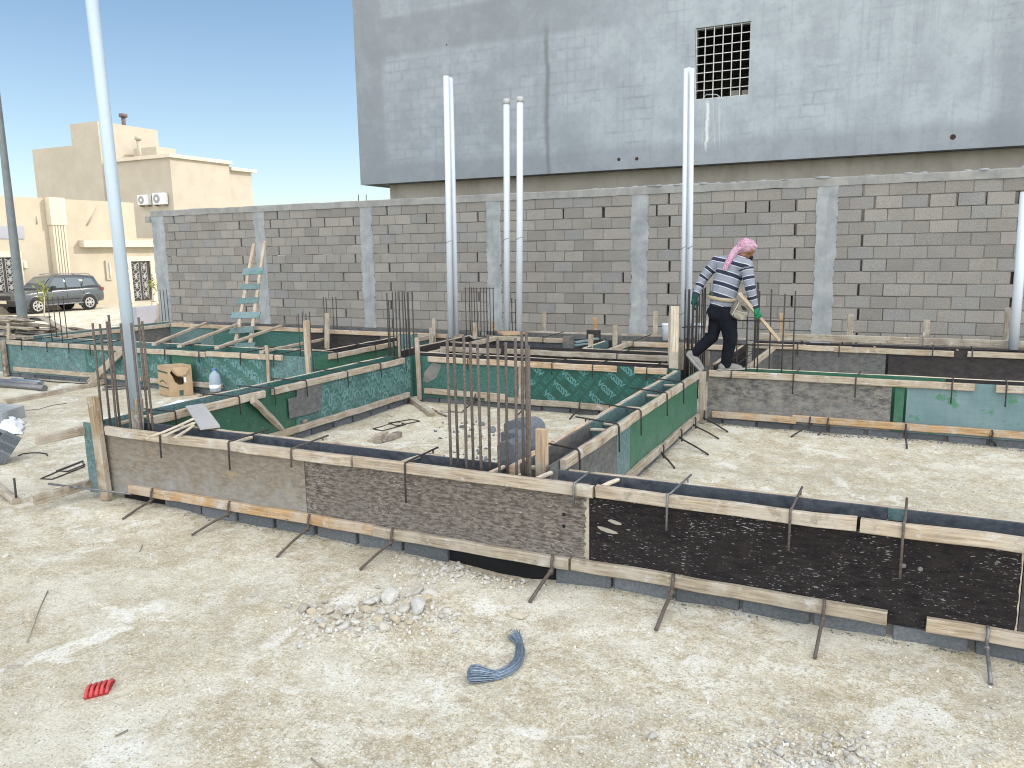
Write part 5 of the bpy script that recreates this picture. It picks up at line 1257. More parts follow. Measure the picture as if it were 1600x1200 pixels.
# water bottle
q = at_y(337, 611, 8.86); q.z = max(q.z, gz(q.x, q.y))
t = thing('water_bottle', 'clear blue plastic water jug with a white label beside the cardboard box', 'bottle', q)
BOT = NT('bottle_plastic', .12, .5); BOT.col((.62, .70, .80)); BOT.b.inputs['Transmission Weight'].default_value = .6; BOT.b.inputs['IOR'].default_value = 1.2
def lathe(mb, c, prof, n=18):
    mb.tube([Vector(c)+Vector((0, 0, z*1.08)) for r, z in prof], [r*1.1 for r, z in prof], n)
mb = MB(); lathe(mb, q, [(.070, 0), (.078, .01), (.078, .10), (.074, .11), (.078, .12), (.078, .19), (.066, .24), (.03, .285), (.022, .29), (.022, .315)]); mb.build('body', BOT.m, t)
mb = MB(); lathe(mb, q, [(.080, .045), (.080, .095)]); mb.build('label_band', PAPER, t)
mb = MB(); lathe(mb, q, [(.026, .305), (.026, .33)]); mb.build('cap', simple('bottle_cap_blue', (.1, .2, .45), .5), t)
# sheets, cloth, bag
def sheet(name, label, pts, mat, cat, h=.03, seed=0, nu=14, nv=8, z0=0):
    """crumpled sheet over the quad pts (on the ground)"""
    mb = MB(); a, b, c, d = [Vector(p) for p in pts]
    for j in range(nv+1):
        for i in range(nu+1):
            u, v = i/nu, j/nv; p = a.lerp(b, u).lerp(d.lerp(c, u), v)
            e = 4*u*(1-u)*4*v*(1-v); ed = min(1, e*2.2+(.15 if h > .2 else .6)); k = noise.noise((u*5+seed, v*4, seed))
            p = p+Vector((.05*noise.noise((u*7, v*7, seed+3)), .05*noise.noise((u*7, v*7, seed+9)), 0))*min(1, h/.05)
            p.z = (gz(p.x, p.y) if not z0 else z0)+.006+h*(.45*min(1, e*1.6)+ed*(.55*abs(k)+.25*abs(noise.noise((u*11, v*9, seed+1)))))
            mb.v.append(p)
    w1 = nu+1
    for j in range(nv):
        for i in range(nu): mb.face([j*w1+i, j*w1+i+1, (j+1)*w1+i+1, (j+1)*w1+i], None, 0, True)
    o = mesh_thing(name, mb, mat, label, cat); so_ = o.modifiers.new('thick', 'SOLIDIFY'); so_.thickness = .004; so_.offset = 0
    return o
sheet('plastic_sheet', 'white foam sheet lying on the ground behind the left cross formwork', [G(254, 636), G(330, 632), G(345, 622), G(278, 626)], PAPER, 'sheet', .01, 2)
sheet('plastic_bag', 'crumpled white plastic bag beside the grey slab at the left edge', [G(-4, 682), G(36, 679), G(38, 658), G(4, 656)], PAPER, 'bag', .12, 7)
sheet('cardboard_piece', 'flat yellowish card under the crumpled white bag', [G(-30, 700), G(2, 696), G(30, 682), G(-10, 676)], simple('yellow_card', (.55, .47, .28), .8), 'cardboard', .01, 4)
q = at_z(430, 583, .0); t = sheet('cloth', 'dark navy cloth heaped behind the left cross formwork', [at_z(432, 602, .2), at_z(500, 587, .2), at_z(514, 570, .2), at_z(452, 578, .2)], NAVY, 'cloth', .62, 11)
# concrete lumps at the left
def pipe_lying(label, a, b, r, mat, cat='pipe', name='steel_pipe'):
    p0, p1 = G(*a), G(*b); p0.z += r; p1.z += r; mb = MB(); mb.tube([p0, p0.lerp(p1, .5), p1], r, 10); return mesh_thing(name, mb, mat, label, cat)
pipe_lying('upper grey scaffold tube lying at the left edge before the far left pit', (-30, 596), (62, 605), .045, STEEL); pipe_lying('lower grey scaffold tube with a dark open end at the left edge', (-30, 602), (71, 611), .05, STEEL)
pipe_lying('short bluish tube lying across the two grey scaffold tubes', (20, 597), (66, 602), .04, WIRE_BLUE)
mb = MB(); p0, p1 = G(-10, 650), G(40, 645); p0.z = p1.z = .13
mb.quadbox([G(-40, 672)+Vector((0, 0, -.02)), G(6, 665)+Vector((0, 0, -.02)), G(40, 652)+Vector((0, 0, -.02)), G(0, 648)+Vector((0, 0, -.02)), G(-40, 672)+Vector((0, 0, .17)), G(6, 665)+Vector((0, 0, .17)), G(40, 652)+Vector((0, 0, .17)), G(0, 648)+Vector((0, 0, .17))])
mesh_thing('concrete_slab', mb, C_PIER, 'pale grey concrete kerb slab at the left edge above the white bag', 'slab')
# hollow block
hb = MB(); c = G(0, 722); ax = (G(24, 718)-G(-20, 704)); ax.z = 0; ax = ax.normalized()
c.z += .19; bk = Vector((-ax.y, ax.x, 0)); tl_ = R(38)
up_ = Vector((0, 0, 1))*math.cos(tl_)+bk*math.sin(tl_); bk = bk*math.cos(tl_)-Vector((0, 0, 1))*math.sin(tl_)
def HB(x, y, z): return c+ax*x+bk*y+up_*z
hd = .09
for (x0, x1, z0_, z1_) in ((-.2, .2, -.16, -.125), (-.2, .2, -.06, -.035), (-.2, .2, .035, .06), (-.2, .2, .125, .16), (-.2, -.165, -.125, -.06), (.165, .2, -.125, -.06), (-.02, .02, -.125, -.06), (-.2, -.165, -.035, .035), (.165, .2, -.035, .035), (-.2, -.165, .06, .125), (.165, .2, .06, .125), (-.02, .02, .06, .125)):
    hb.quadbox([HB(x0, -hd, z0_), HB(x1, -hd, z0_), HB(x1, hd, z0_), HB(x0, hd, z0_), HB(x0, -hd, z1_), HB(x1, -hd, z1_), HB(x1, hd, z1_), HB(x0, hd, z1_)])
mesh_thing('hollow_block', hb, B_LOOSE, 'hollow concrete block with open cores at the left edge', 'block')
def wire(label, pts, r=.006, mat=REBAR_D, name='bent_rebar', cat='rebar', lift=.008):
    mb = MB(); P_ = []
    for a in pts:
        q = G(a[0], a[1]); q.z += lift+(a[2] if len(a) > 2 else 0); P_.append(q)
    mb.tube(P_, r, 7); return mesh_thing(name, mb, mat, label, cat)
wire('bent rebar offcut lying on the ground right of the hollow block', [(29, 713), (36, 710), (50, 708.5), (62, 708.5), (73, 710), (74, 713)], .007)
def stirrup(label, quad, r=.0065):
    wire(label, quad+[quad[0]], r, REBAR_D, 'rebar_stirrup', 'stirrup')
stirrup('lower rectangular rebar stirrup lying beside the teal corner strip', [(64, 749), (82, 750), (132, 730), (128, 722)])
stirrup('upper rectangular rebar stirrup lying beside the teal corner strip', [(88, 737), (105, 738), (132, 727), (130, 721)])
stirrup('left rectangular rebar stirrup lying in the pit', [(583, 671), (598, 674), (634, 664), (622, 660)], .007); stirrup('right rectangular rebar stirrup lying in the pit', [(607, 662), (620, 666), (656, 659), (644, 656)], .007)
mb = MB(); p0, p1 = at_y(76, 756, 4.42), at_y(205, 772, 4.52); mb.tube([p0, p1], .010, 8); k_ = at_y(118, 757, 4.45); mb.ball(p0.lerp(p1, .34), .022, (1, 1, 1), 8, 6); mesh_thing('threaded_rod', mb, STEEL, 'long threaded tie rod with a nut jutting left from the corner post', 'steel rod')
p0, p1 = G(-20, 762), G(26, 788); mb = MB(); p0.z += .12; p1.z += .03; mb.bar(p0, p1, .07, .05); mesh_thing('timber_offcut', mb, W_GREY, 'grey timber offcut at the left edge by the upright peg', 'timber')
q = G(26, 787); mb = MB(); mb.tube([q-Vector((0, 0, .05)), q+Vector((.01, 0, .24))], .010, 8); mesh_thing('rebar_peg', mb, REBAR_D, 'short rebar peg driven upright into the yard at the left edge', 'rebar')
p0, p1 = G(8, 632), G(140, 606); mb = MB(); p0.z += .03; p1.z += .03; mb.bar(p0, p1, .05, .09); p2 = G(205, 592); mesh_thing('long_plank', mb, W_TAN, 'long bare plank lying on the yard in front of the far left pit', 'plank')
p0, p1 = G(140, 606), G(228, 590); p0.z += .05; p1.z += .12; mb = MB(); mb.bar(p0, p1, .04, .09); mesh_thing('long_plank', mb, W_TAN, 'shorter plank lying on from the foot of the leaning prop', 'plank')
p0 = G(139, 602); p1 = at_y(192, 546, 8.95); p0.z += .03; mb = MB(); mb.bar(p0, p1, .035, .12); mesh_thing('leaning_prop', mb, W_GREY, 'pale grey board leaning against the far left pit formwork', 'timber prop')
for lb, a, b, m in (('scrap plank end on the yard below the cardboard box', (310, 620), (352, 613), W_GREY), ('thin brown lath on the yard left of the white foam sheet', (160, 610), (208, 607), P_SLATE), ('dark strip on the yard behind the leaning pale pipe', (165, 606), (232, 609), REBAR_D)):
    p0, p1 = G(*a), G(*b); p0.z += .02; p1.z += .02; mb = MB(); mb.bar(p0, p1, .07, .025, seg=3); mesh_thing('lath', mb, m, lb, 'lath')
p0, p1 = at_z(180, 664, .6), at_z(240, 648, .66); mb = MB(); mb.bar(p0, p1, .05, .03); mesh_thing('lath', mb, W_FRESH, 'reddish lath behind the leaning pale pipe on the corner', 'lath')
wire('thin bent wire on the yard below the long plank', [(40, 642), (62, 640), (82, 634), (104, 631)], .004)
wire('thin dark cable along the foot of the far left pit', [(38, 592), (80, 597), (140, 601), (200, 600)], .012)

# boards and laths leaning at the corner
p = [at_z(290, 637, .672), at_z(318, 633, .672), at_z(344, 668, .672), at_z(313, 672, .672)]
mb = MB(); mb.prism(p, (0, 0, .018)); mesh_thing('short_board', mb, ply('board_pale_grey', (.36, .355, .345), (.5, .49, .47), (.3, .25, .2)), 'pale grey board laid across the inside corner of the left cross formwork', 'board')
for lb, a, b, z, zz, wdt in (('longest and whitest split lath crossing the front formwork', (230, 685), (303, 655), .685, .73, .03), ('middle split lath crossing the front formwork', (255, 682), (303, 660), .67, .705, .035), ('lowest split lath crossing the front formwork', (274, 684), (303, 664), .67, .69, .03)):
    mb = MB(); mb.bar(at_z(*a, z), at_z(*b, zz), wdt, .014, seg=3); mesh_thing('split_lath', mb, W_PALE, lb, 'lath', 'split laths')
p0 = at_x(394, 624, -6.20); p1 = G(456, 688); p1.z += .02; mb = MB(); mb.bar(p0, p1, .09, .055, up=(1, 0, 1)); mesh_thing('diagonal_prop', mb, W_GREY, 'diagonal timber prop bracing the green left formwork inside the pit', 'timber prop')
# pit floor
def log(label, a, b, wd, ht, m): 
    p0, p1 = G(*a), G(*b); p0.z += ht*.6; p1.z += ht*.5; mb = MB(); mb.bar(p0, p1, wd, ht, jit=.006); mesh_thing('timber_offcut', mb, m, label, 'timber')
log('square timber offcut lying in the far corner of the pit', (638, 627), (676, 651), .09, .08, W_GREY); log('pale split timber lying in the pit', (580, 692), (600, 677), .10, .03, W_TAN); log('dark pointed timber lying in the pit', (587, 694), (624, 682), .10, .06, W_DARK)
log('thin stick lying in the pit behind the front bars', (675, 641), (698, 652), .025, .02, W_DARK); log('thin bar of wood in the pit right of the square timber', (688, 644), (724, 646), .025, .02, W_DARK); log('twisted timber end at the near right foot of the middle formwork', (980, 738), (1004, 727), .08, .06, W_TAN)
# broken block stack
bs = thing('broken_blocks', 'stack of broken bluish concrete block pieces behind the front column bars', 'blocks', G(800, 725))
def chunk(px0, px1, py0, py1, y, dep, seed):
    a, b = at_y(px0, py1, y), at_y(px1, py0, y); r_ = random.Random(seed); n = 9; pts = []
    W_, H_ = b.x-a.x, b.z-a.z
    prof = [(0, 0), (1, 0), (1.0, .55), (.93, .8), (.8, .93), (.6, 1), (.3, .97), (.1, .95), (0, .85)]
    for u, v in prof: pts.append(Vector((a.x+W_*(u+r_.uniform(-.03, .03)), y+r_.uniform(-.01, .01), a.z+H_*(v+r_.uniform(-.02, .02)))))
    mb = MB(); mb.prism(pts, (.04, dep, 0)); mb.build('block_piece', B_LOOSE, bs)
chunk(778, 806, 691, 738, 4.98, .16, 1); chunk(782, 813, 676, 702, 5.18, .14, 2); chunk(789, 830, 660, 700, 5.36, .20, 3)

# ------------------------------------------------------------------ rocks
def rock_mesh(seed, sub=2, flat=.7):
    bm = bmesh.new(); bmesh.ops.create_icosphere(bm, subdivisions=sub, radius=1)
    r_ = random.Random(seed); pl_ = [(Vector((r_.uniform(-1, 1), r_.uniform(-1, 1), r_.uniform(-1, 1))).normalized(), r_.uniform(.42, .8)) for _ in range(11)]
    for q in bm.verts:
        d = q.co.normalized(); k = 1.0
        for n_, c_ in pl_:
            dd = d.dot(n_)
            if dd > .01: k = min(k, c_/dd)
        k *= 1+.10*noise.noise(d*2.3+Vector((seed, 0, 0))); q.co = Vector((d.x*k, d.y*k*.85, d.z*k*flat))
    me = bpy.data.meshes.new('rock'); bm.to_mesh(me); bm.free(); me.materials.append(ROCK); return me
RM = [rock_mesh(i*7.3, 2, (.62, .75, .8, .5)[i % 4]) for i in range(8)]
def rock(px, py, size, label, group, mat=None, seed=None):
    p = G(px, py); o = bpy.data.objects.new('rock', random.choice(RM)); COL.objects.link(o)
    o.scale = (size*random.uniform(.85, 1.2), size*random.uniform(.8, 1.1), size*random.uniform(.75, 1)); o.rotation_euler = (random.uniform(-.3, .3), random.uniform(-.3, .3), random.uniform(0, 6.3))
    o.location = p+Vector((0, 0, size*.22)); return tag(o, label, 'rock', group)
big = [(610, 936, .075), (650, 952, .068), (668, 937, .05), (632, 957, .052), (572, 955, .05), (575, 945, .045), (545, 960, .05), (590, 970, .042), (600, 985, .045), (555, 975, .036), (538, 982, .038), (525, 965, .04), (515, 957, .035), (620, 972, .04), (640, 930, .04), (655, 925, .045), (670, 928, .045), (588, 940, .035), (498, 972, .035), (505, 980, .03), (472, 954, .045), (488, 950, .03), (485, 958, .028), (470, 992, .03), (490, 995, .03), (563, 965, .03), (540, 952, .028), (625, 960, .03), (648, 968, .03), (640, 975, .028), (700, 957, .03), (712, 962, .03), (690, 965, .03), (720, 970, .025), (610, 955, .03), (598, 958, .028), (530, 975, .03), (515, 988, .03), (560, 985, .03), (580, 985, .028)]
for px, py, s_ in big: rock(px, py, s_*1.25, 'pale limestone rock in the heap in the foreground before the front formwork', 'rocks in the foreground heap')
for i in range(44):
    px, py = random.gauss(595, 58), random.gauss(960, 17)
    rock(px, py, random.uniform(.016, .034), 'pale limestone rock in the heap in the foreground before the front formwork', 'rocks in the foreground heap')
for i in range(34):
    px = random.choice([random.uniform(645, 720), random.uniform(690, 830), random.uniform(760, 832)]); py = 868+(px-645)*.22+random.uniform(0, 26); rock(px, py, random.uniform(.014, .036), 'small limestone rock spilled by the dark opening under the front boards', 'rocks by the dark opening')
rock(809, 965, .058, 'single round tan rock lying alone above the wire bundle', None); rock(612, 650, .06, 'pale rock standing alone in the pit by the left cross formwork', None)
rock(505, 909, .03, 'small tan rock left of the fourth tie rod', None); rock(470, 1012, .03, 'white chalky rock in the foreground below the heap', None); rock(286, 806, .03, 'flat grey stone at the foot of the front formwork', None); rock(160, 1120, .022, 'small pale stone below the red webbing scrap', None); rock(1018, 1152, .035, 'pale white stone at the bottom between two gravel patches', None); rock(10, 870, .035, 'flat grey stone at the left edge of the yard', None)
for i in range(46):
    if i < 22: px, py = random.uniform(1170, 1300), random.uniform(1155, 1205)
    else: px, py = random.uniform(1280, 1355), random.uniform(1150, 1205)
    rock(px, py, random.uniform(.014, .034), 'white limestone rock at the bottom edge right of centre', 'rocks along the bottom edge')
# fine gravel: nobody could count it
gv = MB(); rs = random.Random(3)
def pebble(x, y, s_):
    c = Vector((x, y, gz(x, y)+s_*.25)); b_ = len(gv.v)
    A_ = Matrix.Rotation(rs.uniform(0, 6.3), 3, (rs.uniform(-1, 1), rs.uniform(-1, 1), rs.uniform(.2, 1)))
    for q in ((1, 0, 0), (-1, 0, 0), (0, 1, 0), (0, -1, 0), (0, 0, .7), (0, 0, -.7)): gv.v.append(c+A_ @ (Vector(q)*s_*rs.uniform(.7, 1.2)))
    for f in ((0, 2, 4), (2, 1, 4), (1, 3, 4), (3, 0, 4), (2, 0, 5), (1, 2, 5), (3, 1, 5), (0, 3, 5)): gv.face([b_+i for i in f])
for i in range(5200):
    px, py = rs.uniform(-30, 1630), 700+500*rs.random()**.8; q = at_z(px, py, 0)
    if q.y > 4.58 or noise.noise((q.x*1.1, q.y*1.1, 4))+rs.uniform(-.3, .3) < .05: continue
    pebble(q.x, q.y, rs.choice((.004, .005, .006, .008, .011))*rs.uniform(.7, 1.2))
for (cx, cy, sx, sy, n, s0_, s1_) in ((590, 958, 75, 22, 420, .006, .018), (760, 885, 60, 14, 260, .006, .016), (1240, 1180, 60, 22, 260, .006, .016), (1110, 1165, 70, 18, 160, .005, .012), (1320, 1180, 34, 24, 160, .006, .016), (680, 880, 40, 12, 140, .006, .016), (860, 915, 40, 12, 80, .004, .01)):
    for i in range(n):
        q = at_z(rs.gauss(cx, sx), min(1230, rs.gauss(cy, sy)), 0)
        if q.y < 4.62: pebble(q.x, q.y, rs.uniform(s0_, s1_))
for i in range(500):
    q = at_z(rs.uniform(540, 1060), rs.uniform(640, 720), 0)
    if -6.1 < q.x < -2.5 and 5 < q.y < 9.6: pebble(q.x, q.y, rs.uniform(.006, .016))
for i in range(260):
    q = at_z(rs.uniform(1050, 1600), rs.uniform(690, 780), 0)
    if q.y > 5.1: pebble(q.x, q.y, rs.uniform(.005, .013))
tag(gv.build('gravel', ROCK, None, (0, 0, 0)), 'fine limestone gravel scattered over the yard', 'gravel', None, 'stuff')
# mortar crumbs in the pit
rb = MB(); gv2 = gv; gv = rb
for (cx, cy, sx, sy, n) in ((775, 714, 38, 9, 90), (715, 664, 18, 6, 8), (745, 672, 35, 8, 18), (800, 680, 60, 16, 26), (610, 660, 50, 15, 6)):
    for i in range(n):
        q = at_z(rs.gauss(cx, sx), rs.gauss(cy, sy), 0)
        if -6.1 < q.x < -2.5 and 5 < q.y < 9.6: pebble(q.x, q.y, rs.uniform(.010, .034)*rs.uniform(.5, 1.3))
for i in range(260):
    x = rs.uniform(-5.2, 1.6); pebble(x, 4.65-abs(rs.gauss(0, .03)), rs.uniform(.003, .011))
for i in range(240):
    x = rs.uniform(-1.9, 2.4); pebble(x, 9.77-abs(rs.gauss(0, .05)), rs.uniform(.005, .018))
tag(rb.build('mortar_crumbs', RUBBLE, None, (0, 0, 0)), 'dark mortar crumbs on the pit floor and along the block footings', 'rubble', None, 'stuff')
for (px, py, s_, lb) in ((722, 668, .07, 'left dark mortar lump behind the front bars'), (752, 665, .06, 'right dark mortar lump behind the front bars'), (732, 683, .05, 'dark mortar lump nearest the front bars'), (770, 674, .08, 'dark mortar lump touching the broken blocks')):
    o = rock(px, py, s_, lb, None); o.data = o.data.copy(); o.data.materials.clear(); o.data.materials.append(RUBBLE); o.name = 'mortar_lump'; o['category'] = 'rubble'

# ------------------------------------------------------------------ wire bundle, red scrap, twigs
wb_ = thing('wire_bundle', 'curved bundle of bluish tie wire lying on the yard in the foreground', 'wire bundle', G(775, 1060))
path = [(730, 1064, .048), (747, 1064, .056), (769, 1062, .032), (785, 1058, .03), (801, 1049, .03), (810, 1038, .03), (813, 1024, .028), (812, 1012, .02), (808, 1004, .03), (803, 999, .05)]
pc = [G(a, b) for a, b, _ in path]
def cr(P_, t):
    n = len(P_)-1; i = min(int(t*n), n-1); f = t*n-i; p0, p1, p2, p3 = P_[max(i-1, 0)], P_[i], P_[i+1], P_[min(i+2, n)]
    return .5*((2*p1)+(p2-p0)*f+(2*p0-5*p1+4*p2-p3)*f*f+(3*p1-p0-3*p2+p3)*f*f*f)
mb = MB(); rw_ = random.Random(8)
for k in range(95):
    a = rw_.uniform(0, 2*math.pi); rr = math.sqrt(rw_.random()); pts = []
    e0 = .055*rr**3+rw_.uniform(0, .006); e1 = 1-rw_.uniform(0, .06); tw = rw_.uniform(-.6, .6)
    for i in range(22):
        t_ = e0+(e1-e0)*i/21; c = cr(pc, t_); c2 = cr(pc, min(1, t_+.02)); d = (c2-c); d.z = 0; d = d.normalized() if d.length > 1e-6 else Vector((1, 0, 0)); sd_ = Vector((-d.y, d.x, 0))
        w_ = [x[2] for x in path]; n = len(w_)-1; ii = min(int(t_*n), n-1); rad = w_[ii]+(w_[ii+1]-w_[ii])*(t_*n-ii); rad *= 1.0 if t_ > .25 else 1.12
        aa = a+tw*t_; pts.append(c+sd_*(math.cos(aa)*rr*rad)+Vector((0, 0, rad*.75+math.sin(aa)*rr*rad*.7)))
    mb.tube(pts, .0022, 4)
mb.build('wires', WIRE_BLUE, wb_)
for t_ in (.222, .775):
    c = cr(pc, t_); c2 = cr(pc, t_+.02); d = (c2-c).normalized(); sd_ = Vector((-d.y, d.x, 0)); rad = .029 if t_ < .5 else .021
    mb = MB(); mb.tube([c+sd_*(math.cos(i*math.pi/8)*rad)+Vector((0, 0, rad*.75+math.sin(i*math.pi/8)*rad*.85)) for i in range(17)], .0032, 5); mb.build('binding', STEEL, wb_)
rt_ = thing('webbing_scrap', 'small red folded scrap of webbing lying in the foreground', 'scrap', G(156, 1082))
o_ = G(156, 1081); u_ = (G(176, 1076)-G(138, 1086)).normalized()*.062; v_ = (G(165, 1068)-G(148, 1094)).normalized()*.055; u_.z = v_.z = 0
for k in range(5):
    c = o_+u_*((k-2)/2.6); mb = MB(); mb.tube([c-v_+Vector((0, 0, .012)), c-v_*.5+Vector((0, 0, .035+.006*(k % 2))), c+Vector((0, 0, .042)), c+v_*.6+Vector((0, 0, .034)), c+v_*1.05+Vector((0, 0, .012))], .0085, 7); mb.build('fold', RED, rt_)
mb = MB(); mb.quadbox([o_-u_*.85-v_*.9, o_+u_*.85-v_*.9, o_+u_*.85+v_*.9, o_-u_*.85+v_*.9]+[q+Vector((0, 0, .03)) for q in (o_-u_*.85-v_*.8, o_+u_*.85-v_*.8, o_+u_*.85+v_*.8, o_-u_*.85+v_*.8)]); mb.build('core', simple('dark_red_shade', (.30, .03, .035), .8), rt_)
for lb, pts, m in (('thin straw twig standing in the foreground left of the rock heap', [(42, 1006), (58, 962), (75, 925)], W_GREY), ('dark twig at the bottom left below the red scrap', [(180, 1153), (192, 1147), (200, 1143)], W_DARK), ('dark peg end in the yard left of the third tie rod', [(218, 863), (222, 857), (222, 853)], W_DARK), ('pale stick at the bottom edge left of centre', [(486, 1187), (497, 1196), (508, 1204)], W_GREY)):
    wire(lb, [(a, b, .0) for a, b in pts], .004, m, 'twig', 'twig')

# ------------------------------------------------------------------ worker
def blobs(parts, voxel, smooth=3):
    """tapered limbs melted into one continuous surface; parts = [(points, radii, (sx, depth scale))...] in pose space"""
    bm = bmesh.new()
    for pts, rad, sc_ in parts:
        pts = [Vector(p) for p in pts]
        for i in range(len(pts)-1):
            n = max(2, int((pts[i+1]-pts[i]).length/(min(rad[i], rad[i+1])*.35))+1)
            for k in range(n+1):
                t_ = k/n; p = pts[i].lerp(pts[i+1], t_); r_ = rad[i]+(rad[i+1]-rad[i])*t_
                m_ = Matrix.Translation(p) @ Matrix.Diagonal((r_*sc_[0], r_*sc_[1], r_*sc_[2], 1))
                bmesh.ops.create_icosphere(bm, subdivisions=2, radius=1, matrix=m_)
    me = bpy.data.meshes.new('tmp'); bm.to_mesh(me); bm.free()
    o = bpy.data.objects.new('tmp', me); COL.objects.link(o)
    r_ = o.modifiers.new('r', 'REMESH'); r_.mode = 'VOXEL'; r_.voxel_size = voxel
    s_ = o.modifiers.new('s', 'SMOOTH'); s_.iterations = smooth; s_.factor = .5
    dg = bpy.context.evaluated_depsgraph_get(); res = bpy.data.meshes.new_from_object(o.evaluated_get(dg))
    bpy.data.objects.remove(o); bpy.data.meshes.remove(me)
    for p in res.polygons: p.use_smooth = True
    return res
foot = at_z(1146, 575, .655); foot = Vector((foot.x, 9.86, .650))
RH = Vector((RT.x, RT.y, 0)).normalized(); DH = Vector((FW.x, FW.y, 0)).normalized(); PPM = CAM_F/((foot-CP).dot(FW))
def PS(px, py, d=0.0):     # pose space: metres right, depth (away +), up, from the standing foot
    return Vector(((px-1146)/PPM*(1+d/9.6), d, (575.5-py)/PPM*(1+d/9.6)))
W3 = Matrix((RH, DH, Vector((0, 0, 1)))).transposed()
per = thing('person', 'worker in striped grey sweater and red checked headscarf walking on the formwork', 'person', foot)
per.rotation_euler = W3.to_euler()
def part(name, me, mat, label=None):
    me.materials.clear(); me.materials.append(mat); o = bpy.data.objects.new(name, me); COL.objects.link(o); o.parent = per
    if label: o['label'] = label
    return o
SKIN = simple('skin_brown', (.22, .115, .07), .6, 0, .08, 12)
# joints
neck = PS(1152, 407, .02); head = PS(1165, 392.5, .05); shR = PS(1160, 412, -.10); shL = PS(1123, 411, .14); chest = PS(1142, 422, .02); waist = PS(1131, 462, .0); pelv = PS(1127, 476, 0)
elR = PS(1165.5, 447, -.17); wrR = PS(1174, 477, -.16); haR = PS(1177, 484, -.17)
elL = PS(1103, 437, .16); wrL = PS(1091, 459, .10); haL = PS(1088, 470, .08)
hiR = PS(1135, 487, -.06); knR = PS(1140.5, 527, -.07); anR = PS(1136, 565, -.03); hiL = PS(1123, 487, .08); knL = PS(1116, 524, .05); anL = PS(1092, 549, .10)
# skin: head and neck with a face turned to the right and down; torso core
fdir = Vector((.80, .42, -.30)).normalized(); fup = Vector((.25, .12, .95)); fup = (fup-fdir*fup.dot(fdir)).normalized(); fsd = fdir.cross(fup)
hp = lambda f, u, s_=0: head+fdir*f+fup*u+fsd*s_
body = blobs([([pelv, waist, chest, neck], [.11, .10, .12, .055], (1, .8, 1)), ([neck, head-fdir*.02], [.055, .06], (1, 1, 1)),
    ([hp(-.03, .02), hp(.02, .02)], [.088, .085], (1, 1, 1)), ([hp(.045, -.045), hp(.055, -.06)], [.058, .05], (1, 1, 1)), ([hp(.085, .015), hp(.108, -.018), hp(.10, -.025)], [.012, .016, .018], (1, 1, 1)),
    ([hp(.088, -.055, -.02), hp(.088, -.055, .02)], [.012, .012], (1, 1, 1)), ([hp(.075, -.085), hp(.08, -.085)], [.024, .024], (1, 1, 1)), ([hp(.08, .035, -.05), hp(.08, .035, .05)], [.018, .018], (1, 1, 1)), ([hp(-.0, -.0, .082), hp(-.0, -.03, .08)], [.022, .016], (.6, .6, 1)), ([hp(0, 0, -.082), hp(0, -.03, -.08)], [.022, .016], (.6, .6, 1)),
    ([shR, elR, wrR], [.05, .04, .03], (1, 1, 1)), ([shL, elL, wrL], [.05, .04, .03], (1, 1, 1)), ([pelv, hiR, knR, anR], [.09, .085, .055, .04], (1, 1, 1)), ([pelv, hiL, knL, anL], [.09, .085, .055, .04], (1, 1, 1))], .012)
part('body', body, SKIN)
hb_ = blobs([([hp(.062, -.07, -.045), hp(.082, -.082), hp(.062, -.07, .045)], [.03, .032, .03], (1, 1, 1))], .008, 2); part('beard', hb_, simple('beard_black', (.02, .016, .014), .9))
eye = MB()
for s_ in (-.033, .033): eye.ball(hp(.088, .012, s_), .012, (1, 1, 1), 8, 6)
me_ = bpy.data.meshes.new('eyes'); me_.from_pydata(eye.v, [], eye.f); part('eyes', me_, simple('eye_dark', (.03, .025, .022), .3))
def knit():
    k = NT('striped_sweater', .95, .1); v = k.vec('Object'); x, y, z = k.xyz(v)[:3]
    n = k.noise(v, 9, 4); at = k.n('ShaderNodeAttribute'); at.attribute_name = 'stripe'
    f = k.math('FRACT', k.math('ADD', at.outputs['Fac'], k.math('MULTIPLY', k.math('SUBTRACT', n, .5), .10)))
    c = k.mix(k.noise(v, 40, 3), (.20, .215, .265), (.285, .30, .355))
    wht = k.math('MAXIMUM', k.math('MULTIPLY', k.rng(f, .54, .56), k.rng(f, .99, 1.0, 1, 0)), 0.)
    c = k.mix(wht, c, (.56, .575, .62)); drk = k.math('MULTIPLY', k.rng(f, .60, .62), k.rng(f, .93, .95, 1, 0)); c = k.mix(drk, c, (.034, .039, .066))
    k.col(c); k.bump(k.noise(v, 14, 5, .6), .5, .02); return k.m
SHIRT = knit()
shirt = blobs([([PS(1130, 468, .0), PS(1131, 458, .0), PS(1135, 440, .01), PS(1141, 422, .03), PS(1146, 411, .03)], [.158, .155, .165, .172, .115], (1.03, .80, 1)), ([shL, PS(1137, 413, .05), shR], [.078, .12, .085], (1, .9, .95)), ([PS(1148, 409, .02), PS(1156, 404, .03)], [.085, .068], (1, 1, 1)),
    ([shR, elR, wrR], [.085, .064, .045], (1, 1, 1)), ([shL, elL, wrL], [.078, .064, .046], (1, 1, 1)), ([PS(1124, 470, -.02), PS(1139, 473, -.02)], [.12, .12], (1, 1, .7))], .013, 3)
at_ = shirt.attributes.new('stripe', 'FLOAT', 'POINT')
tax = (chest-waist).normalized()
